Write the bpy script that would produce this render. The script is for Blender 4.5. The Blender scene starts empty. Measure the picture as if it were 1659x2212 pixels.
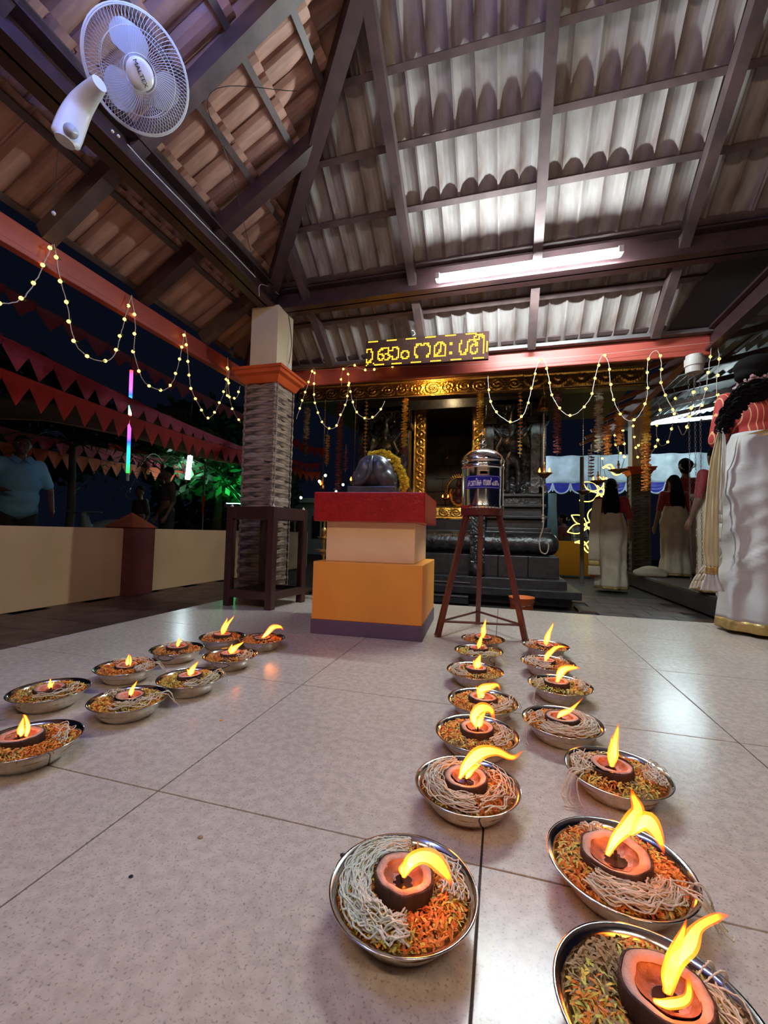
import bpy, bmesh, math, random
import numpy as np
from mathutils import Vector, Matrix, noise as mnoise
from mathutils.bvhtree import BVHTree
from math import sin, cos, pi, radians as R
random.seed(7)
SC = bpy.context.scene
COL = SC.collection

# ------------------------------------------------------------------ camera
EYE = Vector((0, 0, 0.4994))
yaw, pitch, roll, FPX = -0.2755, 0.0514, 0.0248, 911.7
fw = Vector((sin(yaw)*cos(pitch), cos(yaw)*cos(pitch), sin(pitch)))
rt = Vector((cos(yaw), -sin(yaw), 0)); up = rt.cross(fw)
rt2 = rt*cos(roll)+up*sin(roll); up2 = -rt*sin(roll)+up*cos(roll)
cd = bpy.data.cameras.new('camera'); cam = bpy.data.objects.new('camera', cd); COL.objects.link(cam)
cd.sensor_fit = 'HORIZONTAL'; cd.sensor_width = 36; cd.lens = 36*FPX/1659; cd.clip_start = .02; cd.clip_end = 200
cam.matrix_world = Matrix(((rt2.x, up2.x, -fw.x, EYE.x), (rt2.y, up2.y, -fw.y, EYE.y), (rt2.z, up2.z, -fw.z, EYE.z), (0, 0, 0, 1)))
SC.camera = cam

# ------------------------------------------------------------------ world, exposure
SC.view_settings.view_transform = 'Standard'; SC.view_settings.look = 'None'
SC.view_settings.gamma = 1; SC.view_settings.use_curve_mapping = False
SC.view_settings.exposure = 0.42
w = bpy.data.worlds.new('night'); SC.world = w; w.use_nodes = True
w.node_tree.nodes['Background'].inputs[0].default_value = (.035, .05, .11, 1)
w.node_tree.nodes['Background'].inputs[1].default_value = .05
TUBE_MAIN = 265.0     # emission of the tube on the back beam
TUBE_TOP = 130.0      # the bluish tube above the frame on the left
TUBE_REAR = 135.0     # tubes on the beam behind the camera
FLAME = 1.0

# ------------------------------------------------------------------ measuring
def ray(px, py):
    return rt2*((px-829.5)/FPX)+up2*((1106-py)/FPX)+fw
def at(px, py, Y=None, X=None, Z=None):
    d = ray(px, py)
    t = (Y/d.y) if Y is not None else (X/d.x) if X is not None else (Z-EYE.z)/d.z
    return EYE+d*t

# ------------------------------------------------------------------ materials
MATS = {}
def mat(name, col, rough=.6, metal=0., col2=None, scale=8., stretch=(1, 1, 1), bump=0., bscale=None, detail=4., emit=None, estr=0., trans=0., lo=.35, hi=.65, coat=0., sheen=0., spec=None, coords='Object', alpha=1.):
    if name in MATS: return MATS[name]
    m = bpy.data.materials.new(name); m.use_nodes = True; nt = m.node_tree; N = nt.nodes; L = nt.links
    b = N['Principled BSDF']
    b.inputs['Base Color'].default_value = (*col, 1); b.inputs['Roughness'].default_value = rough; b.inputs['Metallic'].default_value = metal
    if trans: b.inputs['Transmission Weight'].default_value = trans
    if coat: b.inputs['Coat Weight'].default_value = coat; b.inputs['Coat Roughness'].default_value = .12
    if spec is not None: b.inputs['Specular IOR Level'].default_value = spec
    if emit: b.inputs['Emission Color'].default_value = (*emit, 1); b.inputs['Emission Strength'].default_value = estr
    tc = N.new('ShaderNodeTexCoord'); mp = N.new('ShaderNodeMapping'); mp.inputs['Scale'].default_value = stretch
    L.new(tc.outputs[coords], mp.inputs['Vector'])
    if col2 is None: col2 = tuple(c*.82 for c in col)
    nz = N.new('ShaderNodeTexNoise'); nz.inputs['Scale'].default_value = scale; nz.inputs['Detail'].default_value = detail
    L.new(mp.outputs[0], nz.inputs['Vector'])
    cr = N.new('ShaderNodeValToRGB'); cr.color_ramp.elements[0].position = lo; cr.color_ramp.elements[1].position = hi
    cr.color_ramp.elements[0].color = (*col, 1); cr.color_ramp.elements[1].color = (*col2, 1)
    L.new(nz.outputs[0], cr.inputs[0]); L.new(cr.outputs[0], b.inputs['Base Color'])
    if bump:
        bp = N.new('ShaderNodeBump'); bp.inputs['Strength'].default_value = bump; bp.inputs['Distance'].default_value = .01
        n2 = N.new('ShaderNodeTexNoise'); n2.inputs['Scale'].default_value = bscale or scale*3; n2.inputs['Detail'].default_value = 6
        L.new(mp.outputs[0], n2.inputs['Vector']); L.new(n2.outputs[0], bp.inputs['Height']); L.new(bp.outputs[0], b.inputs['Normal'])
    MATS[name] = m; return m
def emat(name, col, s):
    if name in MATS: return MATS[name]
    m = bpy.data.materials.new(name); m.use_nodes = True; N = m.node_tree.nodes; N.remove(N['Principled BSDF'])
    e = N.new('ShaderNodeEmission'); e.inputs[0].default_value = (*col, 1); e.inputs[1].default_value = s
    m.node_tree.links.new(e.outputs[0], N['Material Output'].inputs[0]); MATS[name] = m; return m
def ramp_mat(name, axis, lo, hi, stops, strength=None, rough=.6, emission=True):
    """colour along one object axis"""
    m = bpy.data.materials.new(name); m.use_nodes = True; N = m.node_tree.nodes; L = m.node_tree.links
    tc = N.new('ShaderNodeTexCoord'); sp = N.new('ShaderNodeSeparateXYZ'); mr = N.new('ShaderNodeMapRange'); cr = N.new('ShaderNodeValToRGB')
    L.new(tc.outputs['Object'], sp.inputs[0]); L.new(sp.outputs['XYZ'.index(axis.upper())], mr.inputs[0])
    mr.inputs[1].default_value = lo; mr.inputs[2].default_value = hi; L.new(mr.outputs[0], cr.inputs[0])
    el = cr.color_ramp.elements
    while len(el) < len(stops): el.new(.5)
    for e, (p, c) in zip(el, stops): e.position = p; e.color = (*c, 1)
    if emission:
        N.remove(N['Principled BSDF']); e = N.new('ShaderNodeEmission'); L.new(cr.outputs[0], e.inputs[0]); e.inputs[1].default_value = strength
        L.new(e.outputs[0], N['Material Output'].inputs[0])
    else:
        L.new(cr.outputs[0], N['Principled BSDF'].inputs['Base Color']); N['Principled BSDF'].inputs['Roughness'].default_value = rough
    MATS[name] = m; return m

# ------------------------------------------------------------------ mesh building
class MB:
    def __init__(s): s.v = []; s.f = []; s.mi = []; s.cur = 0
    def add(s, vs, fs):
        n = len(s.v); s.v += [tuple(v) for v in vs]; s.f += [tuple(n+i for i in f) for f in fs]; s.mi += [s.cur]*len(fs); return s
    def box(s, c, d, rz=0, M=None):
        hx, hy, hz = d[0]/2, d[1]/2, d[2]/2
        vs = [Vector((x, y, z)) for z in (-hz, hz) for x, y in ((-hx, -hy), (hx, -hy), (hx, hy), (-hx, hy))]
        if rz: q = Matrix.Rotation(rz, 3, 'Z'); vs = [q@v for v in vs]
        if M: vs = [M@v for v in vs]
        return s.add([v+Vector(c) for v in vs], [(3, 2, 1, 0), (4, 5, 6, 7), (0, 1, 5, 4), (1, 2, 6, 5), (2, 3, 7, 6), (3, 0, 4, 7)])
    def bar(s, a, b, wd, ht, upv=(0, 0, 1)):
        a = Vector(a); b = Vector(b); d = (b-a).normalized(); u = Vector(upv); sx = d.cross(u).normalized(); u2 = sx.cross(d).normalized()
        vs = [p+sx*x*wd/2+u2*z*ht/2 for p in (a, b) for x, z in ((-1, -1), (1, -1), (1, 1), (-1, 1))]
        return s.add(vs, [(0, 1, 2, 3), (7, 6, 5, 4), (4, 5, 1, 0), (5, 6, 2, 1), (6, 7, 3, 2), (7, 4, 0, 3)])
    def grid(s, rows, close=False, flip=False):
        n = len(s.v); r = len(rows); c = len(rows[0])
        for q in rows: s.v += [tuple(v) for v in q]
        for i in range(r-1):
            for j in range(c if close else c-1):
                k = (j+1) % c; f = (n+i*c+j, n+i*c+k, n+(i+1)*c+k, n+(i+1)*c+j)
                s.f.append(f[::-1] if flip else f); s.mi.append(s.cur)
        return s
    def cap(s, ring, flip=False):
        n = len(s.v); s.v += [tuple(v) for v in ring]; f = tuple(range(n, n+len(ring))); s.f.append(f[::-1] if flip else f); s.mi.append(s.cur); return s
    def lathe(s, prof, c=(0, 0, 0), seg=24, M=None, capends=True):
        rows = []
        for r, z in prof:
            q = [Vector((r*cos(2*pi*k/seg), r*sin(2*pi*k/seg), z)) for k in range(seg)]
            if M: q = [M@v for v in q]
            rows.append([v+Vector(c) for v in q])
        s.grid(rows, close=True)
        if capends:
            if prof[0][0] > 1e-5: s.cap(rows[0], True)
            if prof[-1][0] > 1e-5: s.cap(rows[-1])
        return s
    def tube(s, pts, r, seg=6, caps=True):
        pts = [Vector(p) for p in pts]; n = len(pts); rr = r if isinstance(r, (list, tuple)) else [r]*n
        rows = []; prev = None
        for i, p in enumerate(pts):
            d = (pts[min(i+1, n-1)]-pts[max(i-1, 0)])
            if d.length < 1e-9: d = Vector((0, 0, 1))
            d.normalize()
            if prev is None: a = d.orthogonal().normalized()
            else:
                a = prev-d*prev.dot(d)
                a = a.normalized() if a.length > 1e-6 else d.orthogonal().normalized()
            prev = a; b = d.cross(a)
            rows.append([p+(a*cos(2*pi*k/seg)+b*sin(2*pi*k/seg))*rr[i] for k in range(seg)])
        s.grid(rows, close=True)
        if caps: s.cap(rows[0], True); s.cap(rows[-1])
        return s
    def ball(s, c, r, seg=8, rings=5, M=None):
        rx, ry, rz = (r, r, r) if not isinstance(r, (tuple, list)) else r
        rows = []
        for i in range(rings+1):
            a = -pi/2+pi*i/rings; q = [Vector((rx*cos(a)*cos(2*pi*k/seg), ry*cos(a)*sin(2*pi*k/seg), rz*sin(a))) for k in range(seg)]
            if M: q = [M@v for v in q]
            rows.append([v+Vector(c) for v in q])
        return s.grid(rows, close=True)
    def mesh(s, name, mats, smooth=False):
        me = bpy.data.meshes.new(name); me.from_pydata(s.v, [], s.f)
        for m in (mats if isinstance(mats, (list, tuple)) else [mats]): me.materials.append(m)
        if max(s.mi, default=0) > 0: me.polygons.foreach_set('material_index', s.mi)
        if smooth: me.polygons.foreach_set('use_smooth', [True]*len(me.polygons))
        me.update(); return me
    def obj(s, name, mats, parent=None, smooth=False, bevel=0, loc=None, **k):
        return link(name, s.mesh(name, mats, smooth), parent, bevel, loc, **k)
def link(name, me, parent=None, bevel=0, loc=None, rot=None, scale=None, **k):
    o = bpy.data.objects.new(name, me); COL.objects.link(o)
    if parent: o.parent = parent
    if loc is not None: o.location = loc
    if rot is not None: o.rotation_euler = rot
    if scale is not None: o.scale = scale
    if bevel:
        b = o.modifiers.new('bevel', 'BEVEL'); b.width = bevel; b.segments = 2; b.limit_method = 'ANGLE'
    for a, v in k.items(): o[a] = v
    return o
def tag(o, label, cat, group=None):
    o['label'] = label; o['category'] = cat
    if group: o['group'] = group
    return o
def thing(name, label, cat, loc=(0, 0, 0), rz=0, group=None):
    o = bpy.data.objects.new(name, None); COL.objects.link(o); o.location = loc; o.rotation_euler = (0, 0, rz); o.empty_display_size = .05
    return tag(o, label, cat, group)
def struct(o): o['kind'] = 'structure'; return o
def spline(pts, n=8):
    pts = [Vector(p) for p in pts]; out = []
    q = [pts[0]*2-pts[1]]+pts+[pts[-1]*2-pts[-2]]
    for i in range(1, len(q)-2):
        a, b, c, d = q[i-1:i+3]
        for k in range(n):
            t = k/n; out.append(.5*((2*b)+(c-a)*t+(2*a-5*b+4*c-d)*t*t+(3*b-a-3*c+d)*t**3))
    out.append(pts[-1]); return out
def resample(pts, step):
    out = [pts[0]]; acc = 0
    for a, b in zip(pts, pts[1:]):
        L = (b-a).length
        while acc+L >= step:
            t = (step-acc)/L; a = a.lerp(b, t); out.append(a); L = (b-a).length; acc = 0
        acc += L
    return out
def applied(me, mods):
    o = bpy.data.objects.new('tmp', me); COL.objects.link(o)
    for t, kw in mods:
        m = o.modifiers.new('m', t)
        for k, v in kw.items(): setattr(m, k, v)
    dg = bpy.context.evaluated_depsgraph_get(); r = bpy.data.meshes.new_from_object(o.evaluated_get(dg)); bpy.data.objects.remove(o)
    r.polygons.foreach_set('use_smooth', [True]*len(r.polygons)); return r
def fuse(name, prims, m, voxel=.012, it=6, seg=12):
    """fuse capsules and ellipsoids into one continuous skin"""
    b = MB()
    for p in prims:
        if p[0] == 'c':
            _, a, ra, c, rc = p; a = Vector(a); c = Vector(c)
            n = 6; pts = [a.lerp(c, k/n) for k in range(n+1)]; b.tube(pts, [ra+(rc-ra)*k/n for k in range(n+1)], seg)
            b.ball(a, ra, seg, 8); b.ball(c, rc, seg, 8)
        else:
            M = Matrix.Rotation(p[3], 3, p[4]) if len(p) > 3 else None
            b.ball(p[1], p[2], 20, 12, M)
    me = applied(b.mesh(name, m), [('REMESH', dict(mode='VOXEL', voxel_size=voxel, use_smooth_shade=True)), ('SMOOTH', dict(factor=.5, iterations=it))])
    me.name = name
    if not me.materials: me.materials.append(m)
    return me
def rnd(a, b): return random.uniform(a, b)
def nz(*p): return mnoise.noise(Vector((tuple(p)+(0, 0))[:3]))
# ------------------------------------------------------------------ materials of the place
STEEL = mat('brown_painted_steel', (.055, .026, .028), .38, col2=(.038, .018, .02), scale=14, bump=.05)
RAFT = mat('rafter_paint', (.12, .075, .07), .5, col2=(.07, .045, .045), scale=10, bump=.08)
CLAY = mat('weathered_clay', (.32, .275, .26), .7, col2=(.15, .10, .085), scale=4, stretch=(3, 1, 1), bump=.12, bscale=20, lo=.40, hi=.74)
CLAYL = mat('weathered_clay_warm_lit', (.50, .27, .20), .62, col2=(.28, .14, .10), scale=4, stretch=(3, 1, 1), bump=.12, bscale=20, lo=.40, hi=.74)  # redder, brighter clay: warm light on the left slope is in the colour
CREAM = mat('cream_wall_paint', (.82, .53, .29), .65, col2=(.74, .47, .24), scale=2.2, bump=.06, bscale=60)
CREAMP = mat('cream_column_paint', (.80, .66, .45), .6, col2=(.74, .6, .4), scale=3, bump=.06, bscale=60)
MAROON = mat('maroon_paint', (.16, .035, .03), .5, col2=(.12, .025, .022), scale=5, bump=.1)
ORANGE = mat('orange_red_paint', (.72, .115, .025), .5, col2=(.6, .085, .02), scale=6)
FASCIA = mat('red_fascia_paint', (.42, .075, .05), .48, col2=(.32, .05, .035), scale=3, bump=.08)
BEAMOR = mat('orange_brown_beam', (.45, .16, .06), .5, col2=(.33, .10, .04), scale=4)
GRAN = mat('dark_granite', (.028, .026, .027), .36, col2=(.013, .012, .014), scale=18, bump=.25, bscale=30, spec=.5)
GRANL = mat('oily_black_stone', (.030, .028, .027), .24, col2=(.010, .009, .011), scale=14, bump=.9, bscale=26)
GOLD = mat('beaten_gold', (.83, .52, .12), .27, 1.0, col2=(.70, .40, .07), scale=20, bump=.35, bscale=60)
DARKW = mat('dark_polished_wood', (.060, .022, .018), .38, col2=(.04, .014, .012), scale=3, stretch=(8, 8, 1), bump=.05)
PAVE = mat('brown_paver', (.15, .085, .06), .5, col2=(.075, .042, .035), scale=7, bump=.3)
GROUT = mat('tile_joint', (.05, .035, .03), .8)
BRASS = mat('old_brass', (.55, .33, .10), .3, 1.0, col2=(.38, .2, .06), scale=12)
STEELB = mat('polished_steel', (.82, .80, .78), .13, 1.0, col2=(.74, .72, .70), scale=6)
WIREW = mat('pale_cable', (.6, .5, .42), .6)
BLACK = mat('black_plastic', (.012, .012, .013), .45)
WHITEP = mat('white_plastic', (.75, .74, .72), .4)
def floor_mat():
    m = mat('speckled_tile', (.62, .53, .455), .2, col2=(.55, .46, .39), scale=2.5, detail=6, spec=.5)
    N = m.node_tree.nodes; L = m.node_tree.links; b = N['Principled BSDF']; cr = [n for n in N if n.type == 'VALTORGB'][0]
    mp = [n for n in N if n.type == 'MAPPING'][0]
    geo = N.new('ShaderNodeNewGeometry'); L.new(geo.outputs['Position'], mp.inputs['Vector'])
    v = N.new('ShaderNodeTexVoronoi'); v.inputs['Scale'].default_value = 170; L.new(mp.outputs[0], v.inputs['Vector'])
    n2 = N.new('ShaderNodeTexNoise'); n2.inputs['Scale'].default_value = 55; n2.inputs['Detail'].default_value = 5; L.new(mp.outputs[0], n2.inputs['Vector'])
    n3 = N.new('ShaderNodeTexNoise'); n3.inputs['Scale'].default_value = 260; n3.inputs['Detail'].default_value = 3; L.new(mp.outputs[0], n3.inputs['Vector'])
    r2 = N.new('ShaderNodeValToRGB'); r2.color_ramp.elements[0].position = .30; r2.color_ramp.elements[1].position = .44
    r2.color_ramp.elements[0].color = (.52, .46, .42, 1); r2.color_ramp.elements[1].color = (1, 1, 1, 1)
    L.new(n3.outputs[0], r2.inputs[0])
    r3 = N.new('ShaderNodeValToRGB'); r3.color_ramp.elements[0].position = .4; r3.color_ramp.elements[1].position = .6
    r3.color_ramp.elements[0].color = (.90, .88, .87, 1); r3.color_ramp.elements[1].color = (1.06, 1.05, 1.04, 1); L.new(n2.outputs[0], r3.inputs[0])
    mx = N.new('ShaderNodeMix'); mx.data_type = 'RGBA'; mx.blend_type = 'MULTIPLY'; mx.inputs[0].default_value = .8
    L.new(cr.outputs[0], mx.inputs[6]); L.new(r2.outputs[0], mx.inputs[7])
    m2 = N.new('ShaderNodeMix'); m2.data_type = 'RGBA'; m2.blend_type = 'MULTIPLY'; m2.inputs[0].default_value = 1
    L.new(mx.outputs[2], m2.inputs[6]); L.new(r3.outputs[0], m2.inputs[7]); L.new(m2.outputs[2], b.inputs['Base Color'])
    rr = N.new('ShaderNodeMapRange'); rr.inputs[3].default_value = .16; rr.inputs[4].default_value = .30; L.new(n2.outputs[0], rr.inputs[0]); L.new(rr.outputs[0], b.inputs['Roughness'])
    return m
TILE = floor_mat()

# ------------------------------------------------------------------ floors
T = .6; X0 = -.6273; Y0 = .6856
fl = struct(MB().box((1.04, .1, -.092), (5.92, 5.97, .176)).obj('floor', GROUT))
def tile(x0, x1, y0, y1, i=[0]):
    g = .0016; o = MB().box(((x0+x1)/2, (y0+y1)/2, -.006), (x1-x0-2*g, y1-y0-2*g, .012)).obj('floor_tile', TILE, fl, bevel=.0008); i[0] += 1
xs = [-1.92, X0-2*T]+[X0+k*T for k in range(-1, 8)]; xs = [x for x in xs if x < 4.0]+[4.0]
ys = [Y0+k*T for k in range(-6, 5)]
for a, b in zip(xs, xs[1:]):
    for c, d in zip(ys, ys[1:]): tile(a, b, c, d)
MB().box((.99, 3.0876, -.07), (5.9, .004, .13)).obj('kerb', mat('kerb_stone', (.3, .2, .16), .5), fl)
lf = struct(MB().box((1, 4.2, -.25), (30, 26, .10)).obj('floor', mat('dark_ground', (.05, .036, .032), .6, col2=(.03, .022, .02))))
k = 0
for i in range(-6, 15):
    for j in range(6):
        x = -3.55+j*.29+(.14 if i % 2 else 0); y = .4+i*.3
        if x+.14 > -1.93: continue
        MB().box((x, y, -.19+rnd(-.001, .001)), (.284, .294, .02)).obj('paver', PAVE, lf, bevel=.003)
for i in range(8):
    for j in range(9):
        x = .85+j*.31+(.15 if i % 2 else 0); y = 3.35+i*.3
        if x > 1.7 and True: continue
        if x < .8 and y > 4.1: continue
        MB().box((x, y, -.19+rnd(-.001, .001)), (.304, .294, .02)).obj('paver', PAVE, lf, bevel=.003)
rp = struct(MB().box((3.45, 5.75, -.094), (3.22, 5.24, .172)).obj('trim_1', mat('dark_kerb', (.06, .045, .042), .4), bevel=.008))
for j in range(9):
    for i in range(5):
        MB().box((2.15+i*.6, 3.45+j*.58, -.002), (.594, .574, .01)).obj('paving_slab', mat('grey_brown_slab', (.17, .12, .10), .4, col2=(.12, .085, .075), scale=5), rp, bevel=.003)

# ------------------------------------------------------------------ low wall on the left
wl = struct(MB().box((-3.745, 3.0, .155), (.2, 9.0, .67)).obj('wall_left', CREAM, bevel=.006))
for i, (yc, lab) in enumerate(((3.50, ''), (.6, ''), (6.4, ''))):
    pst = struct(MB().box((-3.70, yc, .16), (.33, .29, .68)).obj('wall_post', MAROON, bevel=.004))
    cp = MB(); cp.add([(-3.88, yc-.165, .5), (-3.52, yc-.165, .5), (-3.52, yc+.165, .5), (-3.88, yc+.165, .5), (-3.7, yc, .655)], [(3, 2, 1, 0), (0, 1, 4), (1, 2, 4), (2, 3, 4), (3, 0, 4)])
    cp.obj('cap', mat('orange_cap', (.36, .09, .035), .55), pst)

# ------------------------------------------------------------------ roof frame and tiles
S = .65; CS = 1/math.sqrt(1+S*S)
def pb(x, y, o=0): return Vector((x, y+o*S*CS, 2.45+S*(2.85-y)+o*CS))       # back slope, o = height off the rafters
def pl(x, y, o=0): return Vector((x-o*S*CS, y, 2.45+S*(x+1.75)+o*CS))       # left slope
def hipx(y): return -1.75+(2.85-y)
NB = Vector((0, S, 1)).normalized(); NL = Vector((-S, 0, 1)).normalized()
def ibeam(name, a, b, wd, ht, m=STEEL, **k):
    a = Vector(a); b = Vector(b); mb = MB(); t = .014
    mb.bar(a, b, t*.9, ht); h = Vector((0, 0, ht/2-t/2))
    mb.bar(a+h, b+h, wd, t); mb.bar(a-h, b-h, wd, t)
    return struct(mb.obj(name, m, **k))
ibeam('ring_beam', (-1.88, 2.96, 2.335), (3.2, 2.96, 2.335), .13, .16)
ibeam('ring_beam', (-1.80, -2.2, 2.335), (-1.80, 2.90, 2.335), .14, .16)
roofB = struct(MB().bar(pb(-2.2, 3.49, .075), pb(3.2, 3.49, .075), .03, .02, NB).obj('roof_slope', RAFT))   # eave batten carrying the back slope
roofL = struct(MB().bar(pl(-2.36, -2.2, .075), pl(-2.36, 3.4, .075), .03, .02, NL).obj('roof_slope', RAFT))
for x in (-1.52, -.66, .205, 1.075, 1.95, 2.82):
    ytop = .25 if x > .9 else 2.85-(x+1.75)
    MB().bar(pb(x, 3.50), pb(x, max(ytop, .25) if x > -1.5 else 2.62), .06, .085, NB).obj('rafter', RAFT, roofB)
for y in (3.19, 2.895, 2.60, 2.32, 2.05, 1.78, 1.51, 1.24, .97, .70):
    MB().bar(pb(hipx(y), y, .055), pb(3.2, y, .055), .034, .03, NB).obj('purlin', RAFT, roofB)
for y in (2.22, 1.60, .98, .36, -.26, -.88, -1.5, -2.1):
    MB().bar(pl(-2.37, y), pl(min(.8, -1.75+2.85-y) if y > .35 else .8, y), .075 if y < 2.5 else .06, .095, NL).obj('rafter', STEEL if y in (2.22,) else RAFT, roofL)
MB().bar(pl(-2.37, 2.83), pl(-1.76, 2.83), .07, .09, NL).obj('rafter', RAFT, roofL)
for x in (-2.03, -1.76, -1.49, -1.23, -.97, -.70, -.43, -.16, .11, .38):
    yt = 2.85-(x+1.75)
    MB().bar(pl(x, -2.2, .055), pl(x, yt, .055), .034, .03, NL).obj('purlin', RAFT, roofL)
struct(MB().bar(Vector((-2.38, 3.48, 2.04)), Vector((.82, .28, 4.12)), .085, .12).obj('hip_rafter', STEEL))
MB().bar(Vector((-2.42,3.52,2.165)),Vector((.82,.28,4.27)),.30,.02).obj('hip_cover', CLAYL, roofB)
struct(MB().bar((.8, .3, 4.12), (3.2, .3, 4.12), .07, .12).obj('ridge_beam', STEEL))
# one tile: two fluted channels and an overlapping lip; u across, v up the slope
def tile_mesh(name, m, seed):
    W = .245; Lh = .345; us = [0, .012, .03, .05, .075, .10, .118, .128, .142, .165, .195, .222, .245]
    hs = [.030, .031, .012, .003, 0, .002, .014, .027, .014, .003, 0, .008, .026]
    rg = random.Random(seed); rows = []
    for v, dz in ((0, .0), (.012, .0), (Lh*.5, .011), (Lh, .024)):
        rows.append([Vector((u+rg.uniform(-.001, .001), v-Lh/2, h-dz+rg.uniform(-.0012, .0012))) for u, h in zip(us, hs)])
    mb = MB(); mb.grid(rows); mb.grid([[v+Vector((0, 0, .011)) for v in r] for r in (rows[0], rows[-1])], flip=True)
    mb.grid([[v+Vector((0, 0, .011)) for v in rows[0]], rows[0]])
    return mb.mesh(name, m)
TB = [tile_mesh('roof_tile', CLAY, i) for i in range(4)]; TL = [tile_mesh('roof_tile', CLAYL, i) for i in range(4)]
MBk = Matrix((Vector((1, 0, 0)), Vector((0, -1, S)).normalized(), NB)).transposed()
MLf = Matrix((Vector((0, 1, 0)), Vector((1, 0, S)).normalized(), -NL)).transposed()
def clip_tile(me, M, loc, test):
    pass
def put_tile(me, rotm, c, par):
    o = link('roof_tile', me, par); o.matrix_local = Matrix.Translation(c) @ rotm.to_4x4(); return o
RB = Matrix((Vector((1, 0, 0)), Vector((0, -1, S)).normalized(), Vector((1, 0, 0)).cross(Vector((0, -1, S)).normalized()))).transposed()
ul = Vector((0, -1, 0)); vl = Vector((1, 0, S)).normalized(); RL = Matrix((ul, vl, ul.cross(vl))).transposed()
for r in range(9):
    yc = 3.30-.2775*r
    xs_ = -1.75+(2.85-yc)-.02; n = int((2.6-xs_)/.243)
    for i in range(n if r < 7 else 9):
        x = 2.62-.243*(i+1)
        if yc > 2.95 and x+.06 > 1.42: continue
        o = put_tile(TB[random.randrange(4)], RB, pb(x+rnd(-.002, .002), yc+(.055 if r == 0 else 0), .092+rnd(-.002, .002)), roofB)
        if r == 0: o.scale = (1, 1.35, 1)
    if r < 7:      # the cut tile against the hip
        x = 2.62-.243*n; wdt = x-xs_
        if wdt > .02:
            o = put_tile(TB[0], RB, pb(xs_, yc, .095), roofB); o.scale = (wdt/.243, 1, 1)
for r in range(7):
    xc = -2.13+.27*r; ytop = 2.85-(xc+1.75)+.02; k = 0
    n = 14 if r > 0 else 13
    for i in range(n):
        y = ytop-.243*i
        if y < -.2: break
        o = put_tile(TL[random.randrange(4)], RL, pl(xc-(.055 if r == 0 else 0), y+rnd(-.002, .002), .092+rnd(-.002, .002)), roofL)
        if r == 0: o.scale = (1, 1.35, 1)
# the tiles past those that can be told apart, higher up and behind the camera
mb = MB()
def addtiles(me, rotm, c):
    mb.add([rotm@v.co+c for v in me.vertices], [tuple(p.vertices) for p in me.polygons])
for r in range(9, 12):
    yc = 3.30-.2775*r; xs_ = -1.75+(2.85-yc)-.1; n = int((3.1-xs_)/.243)
    for i in range(n): addtiles(TB[0], RB, pb(3.1-.243*(i+1), yc, .092))
for r in (7, 8):
    yc = 3.30-.2775*r; n = int((2.62-.243*9-(-1.75+2.85-yc))/.243)+1
    for i in range(n): addtiles(TB[0], RB, pb(2.62-.243*(10+i), yc, .092))
mb.obj('roof_tiles', CLAY, roofB, kind='stuff')
mb = MB()
for r in range(12):
    xc = -2.13+.27*r; ytop = min(2.85-(xc+1.75)+.02, 3)
    i = 0
    while ytop-.243*i > -2.2:
        y = ytop-.243*i
        if r > 6 or y < -.2: addtiles(TL[0], RL, pl(xc, y, .092))
        i += 1
mb.obj('roof_tiles', CLAYL, roofL, kind='stuff')
# dark sheet under the tiles at the right end of the eave
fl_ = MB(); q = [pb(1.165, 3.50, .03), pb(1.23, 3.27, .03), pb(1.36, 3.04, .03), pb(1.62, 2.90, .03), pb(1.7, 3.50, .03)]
fl_.cap(q); fl_.cap([v+Vector((0, 0, .006)) for v in q], True); fl_.obj('dark_eave_sheet', mat('dark_sheet', (.03, .022, .026), .6), roofB)
# eave fascias
struct(MB().box((-2.365, .62, 1.935), (.03, 5.8, .15)).obj('fascia', FASCIA, bevel=.006))
struct(MB().box((-2.340, .62, 1.865), (.05, 5.8, .03)).obj('fascia_lip', FASCIA, bevel=.004))
struct(MB().box((-.46, 3.565, 1.945), (3.82, .03, .15)).obj('fascia', FASCIA, bevel=.006))
struct(MB().box((-.46, 3.52, 2.035), (3.82, .05, .03)).obj('gutter_angle', mat('grey_angle', (.12, .10, .105), .4), bevel=.003))
rb = MB(); rb.bar((1.465, 3.60, 1.975), (1.465, -2, 1.975), .03, .13); rb.bar((1.45, 3.60, 2.045), (1.45, -2, 2.045), .07, .016); rb.bar((1.45, 3.60, 1.905), (1.45, -2, 1.905), .07, .016)
struct(rb.obj('eave_beam', STEEL))
# neighbouring metal roof beyond the right eave
mb = MB(); rows = []
nx = 170
for yy in (3.7, 9.6):
    rows.append([Vector((1.88+(7-1.88)*i/nx, yy, 2.62+.22*(5.12*i/nx)+.016*sin(i*2*pi/4))) for i in range(nx+1)])
mb.grid(rows); mb.grid([[v+Vector((0, 0, .004)) for v in r] for r in rows], flip=True)
nr = struct(mb.obj('roof_sheet', mat('galvanised_sheet', (.36, .38, .37), .45, .3, col2=(.25, .27, .27), scale=3)))
for yy in (4.2, 5.1, 6.0, 6.9, 7.8, 8.7): MB().bar((1.88, yy, 2.56), (7, yy, 3.68), .05, .07).obj('rafter', RAFT, nr)
for xx in (2.6, 3.5, 4.4): MB().bar((xx, 3.7, 2.60+.22*(xx-1.88)), (xx, 9.6, 2.60+.22*(xx-1.88)), .04, .05).obj('purlin', RAFT, nr)
ob = struct(MB().bar((1.86, 3.75, 2.47), (1.86, 9.8, 2.47), .09, .17).obj('corridor_beam', BEAMOR))
for i in range(9):
    MB().bar((1.86, 4.6+i*.55, 2.53), (1.45, 4.6+i*.55, 2.36), .05, .05).obj('rafter_tail', BEAMOR, ob)

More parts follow.
